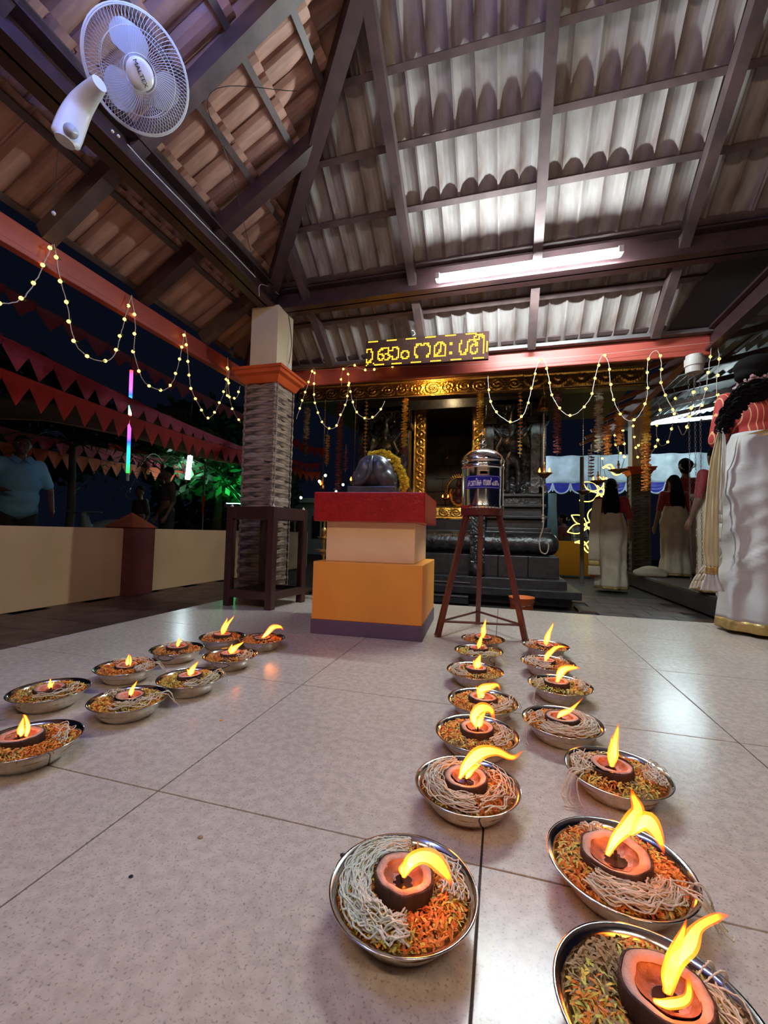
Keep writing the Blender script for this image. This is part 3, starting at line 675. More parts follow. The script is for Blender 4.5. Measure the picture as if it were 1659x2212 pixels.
STRC = mat('cotton_string_cool', (.66, .72, .60), .85, col2=(.75, .72, .62), scale=40)
def flame_mat():
    m = bpy.data.materials.new('flame'); m.use_nodes = True; N = m.node_tree.nodes; L = m.node_tree.links; N.remove(N['Principled BSDF'])
    at_ = N.new('ShaderNodeAttribute'); at_.attribute_name = 'fire_t'
    cr = N.new('ShaderNodeValToRGB'); el = cr.color_ramp.elements; el[0].position = 0; el[0].color = (1, .10, .004, 1); el[1].position = 1; el[1].color = (1, .36, .05, 1); e = el.new(.5); e.color = (1, .23, .014, 1)
    mr = N.new('ShaderNodeMapRange'); mr.inputs[3].default_value = 1.1; mr.inputs[4].default_value = 38
    pw = N.new('ShaderNodeMath'); pw.operation = 'POWER'; pw.inputs[1].default_value = 1.5
    L.new(at_.outputs['Fac'], cr.inputs[0]); L.new(at_.outputs['Fac'], pw.inputs[0]); L.new(pw.outputs[0], mr.inputs[0])
    em = N.new('ShaderNodeEmission'); L.new(cr.outputs[0], em.inputs[0]); L.new(mr.outputs[0], em.inputs[1])
    tr = N.new('ShaderNodeBsdfTransparent'); mx = N.new('ShaderNodeMixShader'); ma = N.new('ShaderNodeMapRange'); ma.inputs[2].default_value = .35; ma.inputs[3].default_value = .12; ma.inputs[4].default_value = 1; ma.clamp = True
    L.new(at_.outputs['Fac'], ma.inputs[0]); L.new(ma.outputs[0], mx.inputs[0]); L.new(tr.outputs[0], mx.inputs[1]); L.new(em.outputs[0], mx.inputs[2]); L.new(mx.outputs[0], N['Material Output'].inputs[0]); return m
FLM = flame_mat()
RGT = Vector((cos(yaw), -sin(yaw), 0)); TOW = Vector((-sin(yaw), -cos(yaw), 0))
def flame_mesh(tongues):
    """tongues: lists of (right, toward, up, half-width); a soft tapering sheet of fire around each spine"""
    mb = MB(); heat = []
    for tg, wf_, hf_ in [(t_, 1.0, .26) for t_ in tongues]+[(t_, .62, 1.0) for t_ in tongues]:
        sp = spline([RGT*a+TOW*b+Vector((0, 0, c)) for a, b, c, _ in tg], 6); ws = spline([(q[3], 0, 0) for q in tg], 6); n = len(sp); rows = []
        for i, p in enumerate(sp):
            t = i/(n-1); d = (sp[min(i+1, n-1)]-sp[max(i-1, 0)]).normalized(); s1 = d.cross(TOW); s1 = s1.normalized() if s1.length > .2 else RGT.copy(); s2 = d.cross(s1).normalized(); w_ = max(ws[i].x*.86*wf_, .0002)
            rows.append([p+s1*w_*cos(2*pi*k/10)*(1+.12*sin(7*t+k))+s2*w_*.55*sin(2*pi*k/10) for k in range(10)])
            h = (1-t)**.75 if t > .2 else .55+.45*(t/.2)*1.0; h = max(0, min(1, h*1.0))
            heat += [h*hf_*(1 if hf_ < 1 or t < .8 else (1-t)*5)]*10
        mb.grid(rows, close=True)
    me = mb.mesh('flame', FLM, True); a = me.attributes.new('fire_t', 'FLOAT', 'POINT'); a.data.foreach_set('value', heat); return me
def bowl_mesh():
    Rr = .0955; prof = [(0, .0035), (.045, .003), (.060, .006), (.073, .020), (.083, .036), (.0865, .0415), (.093, .0445), (.0955, .0450), (.0958, .0438), (.093, .0428), (.086, .039), (.081, .030), (.071, .014), (.060, .001), (.045, 0), (0, 0)]
    return MB().lathe(prof, (0, 0, 0), 72).mesh('offering_bowl', STEELB, True)
BOWL = bowl_mesh()
def shell_mesh(r, h, seed):
    rg = random.Random(seed); seg = 40; off = rg.uniform(0, 100)
    def ring(rad, z, amp): return [Vector(((rad+amp*nz(cos(a)*2+off, sin(a)*2, z*30))*cos(a), (rad+amp*nz(cos(a)*2+off, sin(a)*2, z*30))*sin(a), z+amp*.35*nz(cos(a)*3, sin(a)*3, off))) for a in [2*pi*k/seg for k in range(seg)]]
    hk = MB(); rows = [ring(r*.82, 0, .002), ring(r*.96, h*.25, .003), ring(r*1.0, h*.55, .004), ring(r*1.0, h*.95, .0035), ring(r*.985, h, .0025), ring(r*.93, h*1.0, .002)]
    hk.grid(rows, close=True); hk.cap(rows[0], True)
    fr = MB(); rows = [ring(r*.945, h*.985, .002), ring(r*.90, h*1.03, .0015), ring(r*.74, h*1.02, .002), ring(r*.66, h*.93, .003)]; fr.grid(rows, close=True)
    inn = MB(); rows = [ring(r*.68, h*.95, .002), ring(r*.60, h*.80, .005), ring(r*.42, h*.66, .005), ring(r*.20, h*.60, .004), ring(r*.02, h*.58, .002)]; inn.grid(rows, close=True)
    oil = MB().lathe([(r*.34, h*.648), (0, h*.65)], (0, 0, 0), 20)
    return hk.mesh('shell', SHELL, True), fr.mesh('flesh_rim', FLESH, True), inn.mesh('hollow', INNER, True), oil.mesh('oil', OIL)
def petals(n, seed, mix, rcoco, angsel=None):
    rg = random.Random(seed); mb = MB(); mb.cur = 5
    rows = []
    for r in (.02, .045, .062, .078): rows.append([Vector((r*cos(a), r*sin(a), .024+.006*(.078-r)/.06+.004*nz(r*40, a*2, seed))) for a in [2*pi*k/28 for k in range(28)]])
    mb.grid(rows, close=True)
    for i in range(n):
        a = rg.uniform(0, 2*pi); r = math.sqrt(rg.uniform((rcoco*.8)**2, .080**2)); mound = .030+.010*math.sin(min(1, (r-.03)/.05)*pi)+rg.uniform(-.003, .007); 
        if r > .074: mound = .036+rg.uniform(-.002, .004)
        # patches of one colour round the bowl
        sec = nz(cos(a)*1.3+seed, sin(a)*1.3, seed*.7)
        ci = 0
        u = rg.random()+sec*.9
        acc = 0; 
        for q, w_ in enumerate(mix):
            acc += w_
            if u < acc: ci = q; break
        else: ci = len(mix)-1
        mb.cur = ci; b = rg.uniform(0, 2*pi); L_ = rg.uniform(.007, .014); wd = rg.uniform(.0010, .0019); tz = rg.uniform(-.15, .75)
        d = Vector((cos(b), sin(b), tz)).normalized(); s = Vector((-sin(b), cos(b), rg.uniform(-.5, .5)))*wd; c = Vector((r*cos(a), r*sin(a), mound)); p0 = c-d*L_/2; p2 = c+d*L_/2; p1 = c+Vector((0, 0, rg.uniform(.001, .003)))
        mb.add([p0-s*.6, p0+s*.6, p1-s, p1+s, p2-s*.4, p2+s*.4], [(0, 1, 3, 2), (2, 3, 5, 4)])
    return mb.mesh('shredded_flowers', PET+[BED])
def strings(seed, arcs, m):
    """arcs: (start angle, end angle, strands, overhang) of frayed cotton lying round the coconut"""
    rg = random.Random(seed); mb = MB()
    for a0, a1, ns, over in arcs:
        for k in range(int(ns*1.45)):
            r = rg.uniform(.048, .080); pts = []; n = 9
            for i in range(n):
                t = i/(n-1); a = a0+(a1-a0)*t+rg.uniform(-.06, .06); rr = r+rg.uniform(-.007, .007); z = .043+rg.uniform(-.002, .009)+(.004 if rr < .07 else 0)
                pts.append(Vector((rr*cos(a), rr*sin(a), z)))
            if over and k < over:
                a = a1+rg.uniform(-.1, .3); e = rg.uniform(.0, .02)
                pts += [Vector((.092*cos(a), .092*sin(a), .051)), Vector((.103*cos(a), .103*sin(a), .040)), Vector(((.106+e)*cos(a+.1), (.106+e)*sin(a+.1), .016)), Vector(((.108+e)*cos(a+.2), (.108+e)*sin(a+.2), .002+.014*rg.random()))]
            q = resample(spline(pts, 5), .0028); rad = [.00105*(1+.45*((j % 2)-.5)+rg.uniform(-.12, .12)) for j in range(len(q))]
            q = [p+Vector((rg.uniform(-.0005, .0005), rg.uniform(-.0005, .0005), rg.uniform(-.0003, .0005))) for p in q]
            mb.tube(q, rad, 4, False)
    return mb.mesh('cotton_strings', m, True)
# x, y, coconut radius, coconut height, coconut shift (right, toward), petal mix, string arcs, flame tongues, label words
W_ = {'a': 'cut off by the left edge', 'b': 'second from front, outer left row', 'c': 'third from front, outer left row', 'd': 'fourth from front, outer left row', 'e': 'at the back, outer left row',
      'f': 'at the front, inner left row', 'g': 'second from front, inner left row', 'h': 'third from front, inner left row', 'i': 'at the back, inner left row',
      'j': 'at the back, middle row', 'k': 'second from back, middle row', 'l': 'third from back, middle row', 'm': 'fourth from back, middle row', 'n': 'third from front, middle row', 'o': 'second from front, middle row', 'p': 'at the front, middle row',
      'q': 'at the back, right row', 'r': 'second from back, right row', 's': 'third from back, right row', 't': 'fourth from back, right row', 'u': 'third from front, right row', 'v': 'second from front, right row', 'w': 'cut off by the bottom corner'}
YG, OR, MX, DR = (.06, .04, .35, .5, .05), (.5, .3, .12, .03, .05), (.38, .12, .28, .17, .05), (.08, .07, .15, .2, .5)
def T1(h, w_, lean=0, tow=0): return [(0, 0, 0, w_*.45), (lean*.15, 0, h*.25, w_), (lean*.45, tow*.4, h*.55, w_*.75), (lean*.8, tow*.8, h*.82, w_*.35), (lean, tow, h, w_*.05)]
BW = {
 'a': (-.965, .686, .045, .034, (-.02, 0), (.55, .1, .2, .1, .05), [(.2, 1.6, 5, 0)], [T1(.042, .009, .004), [(.012, 0, 0, .004), (.015, 0, .02, .006), (.008, 0, .04, .004), (.002, 0, .045, .001)]]),
 'b': (-1.207, .903, .042, .03, (0, 0), MX, [(-1.2, 1.0, 5, 0)], [T1(.028, .007), T1(.02, .006, .012)]),
 'c': (-1.186, 1.134, .038, .028, (0, 0), OR, [(1.2, 3.0, 8, 0), (-.4, .5, 10, 4)], [T1(.038, .007, .004), [(.01, 0, 0, .003), (.011, 0, .02, .004), (.006, 0, .036, .002)]]),
 'd': (-1.19, 1.361, .042, .034, (0, 0), OR, [(1.6, 3.2, 7, 0)], [T1(.04, .006, .008), T1(.03, .006, .018)]),
 'e': (-1.15, 1.576, .042, .036, (0, 0), OR, [(1.8, 3.6, 10, 0)], [T1(.075, .012, .02), T1(.085, .010, .05)]),
 'f': (-.957, .927, .040, .033, (.002, 0), (.25, .05, .35, .30, .05), [(-1.4, .5, 8, 3), (2.6, 3.3, 5, 0)], [T1(.042, .007, .018)]),
 'g': (-.921, 1.115, .040, .033, (-.002, 0), (.08, .02, .6, .25, .05), [(-1.1, .8, 8, 3)], [T1(.045, .010, .025), T1(.02, .006, -.01)]),
 'h': (-.954, 1.359, .040, .033, (0, 0), (.35, .25, .1, .1, .2), [(-.5, 1.0, 6, 0)], [T1(.045, .012, .05), T1(.035, .01, .005)]),
 'i': (-.98, 1.613, .040, .026, (0, 0), OR, [], [[(0, 0, 0, .005), (.02, 0, .02, .010), (.045, 0, .045, .013), (.075, 0, .048, .008), (.09, 0, .035, .001)]]),
 'j': (-.081, 1.956, .042, .034, (0, 0), OR, [(1.5, 3.4, 5, 0)], [T1(.085, .012, .012), T1(.05, .008, -.008)]),
 'k': (-.089, 1.749, .042, .036, (0, 0), (.05, .02, .4, .48, .05), [(-2.2, -.6, 9, 3)], [T1(.075, .009, .022), T1(.055, .009, .01)]),
 'l': (-.087, 1.492, .040, .033, (.005, 0), MX, [(2.4, 4.4, 10, 0)], [T1(.05, .015, .014), T1(.03, .008, -.012)]),
 'm': (-.05, 1.23, .043, .035, (0, 0), (.15, .03, .32, .45, .05), [(-1.8, .3, 12, 3)], [[(-.01, 0, 0, .006), (-.005, 0, .022, .012), (.02, 0, .030, .012), (.04, 0, .036, .006), (.05, 0, .022, .001)], T1(.032, .010, -.02)]),
 'n': (-.054, 1.031, .043, .038, (.002, 0), (.42, .1, .28, .15, .05), [(-.9, .8, 10, 0)], [[(.0, 0, 0, .006), (-.01, 0, .025, .010), (.008, 0, .045, .015), (.03, 0, .042, .010), (.038, .005, .018, .002)], T1(.045, .010, .02)]),
 'o': (-.059, .818, .044, .037, (-.002, 0), (.40, .30, .16, .06, .08), [(2.0, 5.0, 20, 0), (-1.2, .9, 8, 0)], [[(-.012, 0, 0, .004), (.0, 0, .022, .011), (.025, 0, .045, .015), (.055, .0, .050, .009), (.085, .0, .040, .006), (.105, 0, .052, .001)], T1(.03, .006, .03)]),
 'p': (-.12, .56, .043, .042, (.0, .0), (.32, .16, .28, .16, .08), [(1.7, 4.2, 46, 0), (.0, 1.3, 14, 0), (3.9, 5.0, 16, 0)], [[(0, 0, 0, .004), (.008, .006, .022, .010), (.022, .020, .040, .012), (.038, .036, .046, .013), (.050, .050, .040, .006), (.052, .056, .034, .001)], T1(.032, .008, .004, .01)]),
 'q': (.179, 1.937, .042, .026, (0, 0), OR, [(2.4, 3.6, 8, 0)], [T1(.10, .013, .035), T1(.05, .009, .0)]),
 'r': (.163, 1.681, .042, .032, (-.01, 0), (.5, .2, .2, .05, .05), [(2.5, 4.8, 12, 0), (.2, .9, 4, 2)], [T1(.06, .010, .04), [(0, 0, 0, .004), (.02, 0, .03, .009), (.05, 0, .052, .006), (.09, 0, .050, .001)]]),
 's': (.176, 1.443, .042, .035, (-.01, 0), (.06, .02, .4, .47, .05), [(2.9, 3.6, 6, 2), (-.6, .7, 10, 4)], [[(.0, 0, 0, .006), (.012, 0, .03, .014), (.03, 0, .042, .012), (.055, 0, .046, .007), (.075, 0, .044, .001)]]),
 't': (.147, 1.162, .044, .036, (0, 0), MX, [(-2.4, 1.0, 26, 0), (2.7, 3.5, 8, 3)], [[(-.012, 0, 0, .003), (-.002, 0, .010, .008), (.018, 0, .018, .007), (.036, 0, .034, .003), (.052, 0, .05, .0006)]]),
 'u': (.221, .954, .045, .036, (-.01, 0), (.30, .1, .40, .15, .05), [(2.4, 3.6, 18, 6), (-.5, .4, 14, 4)], [T1(.085, .012, .014), T1(.06, .009, .0)]),
 'v': (.162, .692, .048, .038, (-.004, 0), (.35, .25, .22, .13, .05), [(-2.3, -.5, 30, 6), (1.7, 2.2, 8, 0)], [[(-.012, 0, 0, .005), (.0, 0, .022, .009), (.022, 0, .045, .014), (.032, 0, .062, .011), (.026, 0, .080, .006), (.022, 0, .092, .001)], [(.02, 0, .030, .006), (.040, .004, .050, .015), (.054, .01, .034, .010), (.060, .014, .014, .001)]]),
 'w': (.150, .492, .046, .042, (.012, -.006), DR, [(-1.0, .6, 10, 2)], [[(0, 0, 0, .006), (.008, 0, .03, .012), (.022, 0, .045, .012), (.032, .0, .062, .006), (.050, 0, .072, .005), (.062, .0, .074, .001)], [(-.02, .012, .004, .004), (-.012, .02, .010, .006), (.006, .02, .016, .005), (.014, .01, .03, .003)], T1(.07, .010, .020)]),
}
gB, gC, gP, gS = 'steel bowls set out in rows on the tiled floor', 'coconut lamps burning in the bowls', 'shredded flowers in the bowls', 'cotton strings in the bowls'
for i, (k, (x, y, cr_, ch_, sh, mix, arcs, tongues)) in enumerate(BW.items()):
    wd = W_[k]; near = y < 1.3
    rz = rnd(0, 6.28)
    o = link('offering_bowl', BOWL, loc=(x, y, 0), rot=(0, 0, rz)); tag(o, ('shallow flared steel bowl ' + wd), 'bowl', gB)
    base = Vector((x, y, 0))+RGT*sh[0]+TOW*sh[1]; zc = .027
    c = thing('coconut_lamp', 'burning half-coconut lamp in the bowl ' + wd, 'lamp', base+Vector((0, 0, zc)), rz, gC)
    for me in shell_mesh(cr_*(.97 if k == 'v' else .90), ch_*.80, i): link(me.name, me, c, rot=(rnd(-.06, .06), rnd(-.06, .06), 0))
    MB().tube([(0, 0, ch_*.42), (.004, 0, ch_*.8)], .0022, 6).obj('wick', BLACK, c)
    fl_o = link('flame', flame_mesh(tongues), c, loc=(0, 0, ch_*.68)); fl_o.rotation_euler = (0, 0, -rz)
    p = link('shredded_flowers', petals(2200 if y < .75 else 1300 if near else 700, i+3, mix, .036), loc=(x, y, .0005), kind='stuff'); tag(p, 'shredded orange yellow flowers in bowl ' + wd if k != 'w' else 'soaked brown flower shreds in bowl ' + wd, 'flowers', gP)
    if arcs:
        s = link('cotton_strings', strings(i+50, arcs, STRC if k == 'p' else STRG), loc=(x, y, 0), kind='stuff'); s['label'] = 'frayed white strings over bowl ' + wd; s['category'] = 'strings'; s['group'] = gS

for (x_, y_, r_, m_, lab, cat_) in ((741, 1847, .0042, BLACK, 'small dark seed lying on the tile left of the front bowl', 'seed'), (283, 1893, .003, BLACK, 'tiny dark crumb on the tile at the lower left', 'crumb'), (478, 1556, .004, PET[0], 'orange petal dropped on the tiles right of the inner left row', 'petal'), (1070, 1738, .003, BLACK, 'tiny dark crumb on the tile between middle and right rows', 'crumb'), (433, 1808, .004, PET[4], 'brown petal bit on the tile left of the front bowl gap', 'petal')):
    p_ = at(x_, y_, Z=.001); o = MB().ball((0, 0, 0), (r_*1.2, r_, r_*.4), 8, 5).obj(cat_, m_, loc=p_); tag(o, lab, cat_)
# ------------------------------------------------------------------ shrine
def block(name, x0, x1, y0, y1, z0, z1, m, par, bev=.006): return MB().box(((x0+x1)/2, (y0+y1)/2, (z0+z1)/2), (x1-x0, y1-y0, z1-z0)).obj(name, m, par, bevel=bev)
DX = -.655
sh = thing('shrine', 'dark granite shrine with golden doorway, moulded base and steps', 'shrine', (DX, 5.6, -.18))
def B(name, hx, y0, y1, z0, z1, m=GRAN, dx=0, bev=.006): return MB().box((dx, (y0+y1)/2-5.6, (z0+z1)/2+.18), (2*hx, y1-y0, z1-z0)).obj(name, m, sh, bevel=bev)
B('base_slab', 1.31, 4.50, 6.6, -.18, -.08); B('base_slab', 1.375, 4.35, 6.6, -.083, -.008); B('base_slab', 1.265, 4.5, 6.6, -.009, .077)
for k in range(8): B('plinth_stone', .149, 4.66, 6.5, .078, .302, dx=-1.06+.303*k) if abs(-1.06+.303*k) > .3 else None
B('plinth_course', 1.19, 4.70, 6.5, .078, .30)
mb = MB(); rows = []
for k in range(15):
    a = -pi/2+pi*k/14; rows.append([Vector((xx, 4.78-5.6-.115*cos(a), .43+.18+.115*sin(a))) for xx in (-1.14, 1.14)])
mb.grid(rows, flip=True)
for sx in (-1, 1): mb.ball((sx*1.14, 4.78-5.6, .61), (.085, .115, .115), 16, 12)
mb.obj('round_moulding', GRANL, sh, True); B('base_core', 1.13, 4.8, 6.5, .30, .56)
for (z0, z1, y, hx, m) in ((.56, .60, 4.84, 1.15, GRAN), (.60, .70, 4.95, 1.08, GRAN), (.70, .735, 4.88, 1.12, GRAN), (.735, .83, 4.96, 1.07, GRAN), (.83, .865, 4.90, 1.11, GRAN), (.865, .95, 4.97, 1.07, GRANL), (.95, .985, 4.93, 1.10, GRAN)):
    for sx in (-1, 1): MB().box((sx*(hx+.47)/2, (y+6.4)/2-5.6, (z0+z1)/2+.18), (hx-.47, 6.4-y, z1-z0)).obj('moulding', m, sh, bevel=.008)
for sx in (-1, 1): MB().box((sx*.80, 5.7-5.6, 1.53+.18), (.62, 1.4, 1.1)).obj('wall', GRANL, sh)
B('wall_back', 1.1, 6.45, 6.55, .0, 2.1, mat('inner_stone', (.15, .12, .09), .7, col2=(.10, .08, .065), scale=5, bump=.4)); B('lintel', 1.1, 5.0, 6.5, 2.02, 2.2, GRAN); B('inner_floor', .47, 5.3, 6.5, .5, .70)
for z in range(6):
    for k in range(4): MB().box((-.36+.24*k+(.12 if z % 2 else 0), 6.43-5.6, .86+.18+z*.2), (.232, .03, .192)).obj('wall_stone', mat('inner_stone2', (.17, .135, .10), .7, col2=(.10, .08, .06), scale=6, bump=.5), sh, bevel=.004)
# carved pilasters, niches and guardian reliefs either side of the door
def relief_panel(hx, z0, z1, dx, y, sd, amp=.03):
    rg = random.Random(sd); nx_, nz_ = 34, int(34*(z1-z0)/(2*hx)); rows = []
    for j in range(nz_+1):
        row = []
        for i in range(nx_+1):
            x = -hx+2*hx*i/nx_; z = z0+(z1-z0)*j/nz_; d = abs(nz(x*26+sd, z*26, 0))*amp+abs(nz(x*60, z*60, sd))*amp*.6; row.append(Vector((dx+x, y-5.6-d, z+.18)))
        rows.append(row)
    return MB().grid(rows)
for sx in (-1, 1):
    for xx, hx in ((.50, .05), (.995, .055), (1.075, .03)):
        B('pilaster', hx, 4.94, 5.1, .985, 2.02, GRANL, dx=sx*xx, bev=.008); B('pilaster_capital', hx+.03, 4.90, 5.1, 1.78, 1.85, GRANL, dx=sx*xx); B('pilaster_foot', hx+.02, 4.92, 5.1, .985, 1.06, GRANL, dx=sx*xx)
    relief_panel(.20, .99, 2.0, sx*.75, 4.995, 3+sx, .05).obj('relief_panel', GRANL, sh, True)
    fg = [('e', (0, 0, .72), (.055, .05, .065)), ('c', (0, 0, .78), .045, (0, 0, .88), .02), ('c', (0, 0, .62), .03, (0, 0, .68), .03), ('e', (0, 0, .52), (.10, .06, .10)), ('e', (0, 0, .36), (.085, .055, .08)),
          ('c', (.05, 0, .33), .05, (.07, -.02, .18), .038), ('c', (.07, -.02, .18), .036, (.06, 0, .02), .028), ('c', (-.05, 0, .33), .05, (-.06, -.01, .18), .038), ('c', (-.06, 0, .18), .036, (-.05, 0, .02), .028),
          ('c', (.10, 0, .58), .035, (.18, -.02, .48), .026), ('c', (.18, -.02, .48), .026, (.15, -.04, .62), .02), ('c', (-.10, 0, .58), .035, (-.17, -.02, .46), .026), ('c', (-.17, -.02, .46), .026, (-.12, -.05, .36), .02), ('c', (.12, 0, .60), .028, (.20, 0, .72), .018), ('c', (-.12, 0, .60), .028, (-.20, 0, .70), .018), ('c', (-.15, -.03, .40), .022, (-.16, -.03, .02), .03)]
    link('guardian_relief', fuse('guardian_relief', fg, GRANL, .012, 3), sh, loc=(sx*.75, 4.93-5.6, 1.0+.18), scale=(sx, 1, 1.05))
# steps with side rails
for (y, z, zb) in ((4.30, -.097, -.18), (4.50, .02, -.18), (4.75, .24, 0), (5.0, .476, .2)):
    B('step', .30, y, 5.5, zb, z, GRAN, dx=.03)
    MB().box((.03, y-5.6-.004, z+.18-.008), (.6, .008, .012)).obj('nosing', mat('pale_edge', (.14, .12, .11), .4), sh)  # paler strip along the front edge of each step
B('step', .34, 5.24, 5.6, .40, .70, GRAN, dx=.03)
for sx in (-1, 1):
    q = relief_panel(.075, .22, .75, sx*.365+.03, 4.60, 9+sx, .02); q.obj('carved_rail_face', GRANL, sh, True)
    B('side_rail', .075, 4.60, 5.4, -.08, .75, GRANL, dx=sx*.365+.03); MB().lathe([(.0, -.08), (.07, -.08), (.075, 0), (.07, .08), (0, .08)], (0, 0, 0), 20, Matrix.Rotation(pi/2, 3, 'Y')).obj('scroll', GRANL, sh, True, loc=(sx*.365+.03, 4.60-5.6, .32))
# gold: doorway, threshold, front beam
def gold_panel(L_, H_, motif, n, name, par, M, seed=0, thick=.02, dens=180):
    """embossed sheet lying in local x (length) and z (height), relief towards -y"""
    nx_ = int(L_*dens); nz_ = max(6, int(H_*dens)); rows = []
    for j in range(nz_+1):
        row = []
        for i in range(nx_+1):
            u = i/nx_; v = j/nz_; x = u*n; fx_ = x-math.floor(x)-.5; d = 0
            if motif == 'scroll':
                s_ = 1 if int(x) % 2 else -1; xx = fx_*1.0; yy = (v-.5)*1.05*H_/(L_/n)*1.25*s_; r = math.hypot(xx, yy); a = math.atan2(yy, xx)
                d = .5+.5*sin(a*1+r*26); d *= max(0, 1-r*1.5); d += .5*max(0, 1-abs(r-.42)*14)*(.5+.5*sin(a*14)); d += .35*max(0, nz(x*9, v*5, seed))
            elif motif == 'swag':
                yy = v-.75+.9*fx_*fx_*-1*-1; d = max(0, 1-abs((v-.30-1.6*fx_*fx_)*6))*(.55+.45*sin(fx_*60)); r = math.hypot(fx_-.0, (v-.78)*.7); d += .8*max(0, 1-abs(r-.12)*16); d += .25*max(0, nz(x*8, v*6, seed))
            else:
                yy = v-.5; r = math.hypot(fx_*.8, yy*1.2); d = max(0, 1-abs(r-.36)*9)*.9+.7*max(0, 1-r*5)+.3*max(0, nz(x*9, v*7, seed+4))
            e = min(v, 1-v); d = d*min(1, max(0, (e-.09)*12))+(1.0 if e < .055 else 0)*(.7+.3*sin(x*60))
            row.append(M@Vector(((u-.5)*L_, -d*thick, (v-.5)*H_)))
        rows.append(row)
    mb = MB(); mb.grid(rows); mb.box(M@Vector((0, .012, 0)), (1, 1, 1), M=M@Matrix.Diagonal(Vector((L_, .02, H_)))); return mb.obj(name, GOLD, par, True)
I3 = Matrix.Identity(3); MV = Matrix.Rotation(-pi/2, 3, 'Y')
for sx, x in ((-1, -1.02), (1, -.295)):
    o = gold_panel(1.16, .155, 'scale', 11, 'golden_jamb', sh, MV, sx); o.location = (x-DX, 5.22-5.6, 1.452+.18)
o = gold_panel(.58, .145, 'scroll', 4, 'golden_threshold', sh, I3, 5); o.location = (-.63-DX, 5.23-5.6, .782+.18)
gb = thing('golden_beam', 'long embossed golden beam across the front of the shrine porch', 'beam', (-.52, 4.40, 2.065), 0); gb.rotation_euler = (0, R(.9), 0)
o = gold_panel(2.5, .17, 'scroll', 15, 'embossed_sheet', gb, I3, 1, .016, 130); o.location = (-.55, 0, 0)
o = gold_panel(1.08, .165, 'swag', 5, 'embossed_swag_sheet', gb, I3, 2, .016, 130); o.location = (1.245, 0, 0)
MB().box((0, .08, 0), (3.66, .12, .17)).obj('core', mat('dark_timber', (.04, .03, .025), .5), gb)
trm = mat('porch_trim', (.30, .14, .08), .5, col2=(.22, .10, .06))
struct(MB().box((-.52, 4.36, 2.19), (3.7, .10, .03)).obj('trim_2', trm)); struct(MB().box((-.52, 4.30, 2.24), (3.7, .06, .035)).obj('trim_3', trm))
struct(MB().box((-.52, 4.46, 2.34), (3.7, .03, .36)).obj('porch_board', trm))
struct(MB().box((-.55, 5.5, 2.27), (3.9, 2.35, .03)).obj('ceiling', mat('dark_porch_ceiling', (.03, .022, .022), .7)))
# idol seen through the doorway: garlanded figure under a golden arch
idol = thing('garlanded_idol', 'small garlanded idol under a golden arch inside the doorway', 'idol', (-.60, 5.95, .70))
MB().box((0, 0, .10), (.24, .2, .20)).obj('pedestal', GOLD, idol, bevel=.01)
fg = [('e', (0, 0, .52), (.04, .04, .045)), ('c', (0, 0, .55), .03, (0, 0, .61), .012), ('e', (0, 0, .40), (.06, .045, .07)), ('e', (0, 0, .27), (.085, .06, .06)), ('c', (.06, 0, .44), .02, (.10, -.03, .35), .015), ('c', (-.06, 0, .44), .02, (-.10, -.03, .35), .015)]
link('figure', fuse('figure', fg, mat('idol_stone', (.12, .03, .03), .4), .008, 3), idol)
mb = MB()
for k in range(27):
    a = -.35+(pi+.7)*k/26; c = Vector((.17*cos(a), 0, .42+.20*sin(a))); d = Vector((cos(a), 0, sin(a))); mb.tube([c, c+d*.045], [.011, .004], 6); 
mb.tube([Vector((.165*cos(a), 0, .42+.195*sin(a))) for a in [-.35+(pi+.7)*k/26 for k in range(27)]], .013, 6); mb.obj('golden_arch', GOLD, idol, True)
og_, yl_ = mat('garland_orange', (.85, .28, .02), .7), mat('garland_yellow', (.85, .55, .03), .7); mb = MB()
for k in range(60):
    a = pi*.95+(pi*1.1)*k/59; mb.cur = k % 3 // 2; mb.ball((.105*cos(a)+rnd(-.008, .008), -.05, .40+.19*sin(a)+rnd(-.008, .008)), .016, 6, 4)
mb.obj('garland', [og_, yl_], idol)
il = thing('brass_oil_lamp', 'brass lamp burning inside the doorway left of the idol', 'oil lamp', (-.78, 5.9, .70))
MB().lathe([(.05, 0), (.05, .02), (.012, .05), (.012, .28), (.04, .30), (.045, .32), (.01, .32), (.008, .42), (0, .44)], (0, 0, 0), 16).obj('stem', BRASS, il, True)
for dx in (-.035, .04): link('flame', flame_mesh([T1(.045, .012, .005)]), il, loc=(dx, -.03, .325))
hl = thing('hanging_lamp', 'thin brass lamp hanging inside the dark doorway', 'oil lamp', (-.75, 5.8, 1.55)); MB().tube([(0, 0, 0), (0, 0, .65)], .004, 5).obj('chain', BRASS, hl); MB().lathe([(0, -.02), (.03, 0), (.035, .01), (.005, .02)], (0, 0, 0), 14).obj('dish', BRASS, hl, True)

# ------------------------------------------------------------------ flower garlands hanging from the golden beam
GM = {'o': mat('marigold_orange', (.72, .26, .04), .8, bump=.5), 'y': mat('marigold_yellow', (.75, .42, .06), .8, bump=.5), 'w': mat('dried_cream_flower', (.52, .42, .30), .8, bump=.5), 'r': mat('dried_red_flower', (.22, .05, .045), .8, bump=.5), 'd': mat('dried_dark_flower', (.13, .07, .05), .8)}
def fl_mesh(m, seed):
    rg = random.Random(seed); mb = MB()
    for k in range(9):
        a = 2*pi*k/9; d = Vector((cos(a), sin(a), rg.uniform(-.3, .3))); mb.add([(0, 0, .3), d*1+Vector((0, 0, .25)), d*.75+Vector((-d.y*.4, d.x*.4, -.2)), (0, 0, -.4)], [(0, 1, 2), (0, 2, 3), (1, 3, 2)])
    mb.ball((0, 0, 0), .6, 6, 4); return mb.mesh('flower', m)
FMESH = {k: [fl_mesh(m, i) for i in range(2)] for k, m in GM.items()}
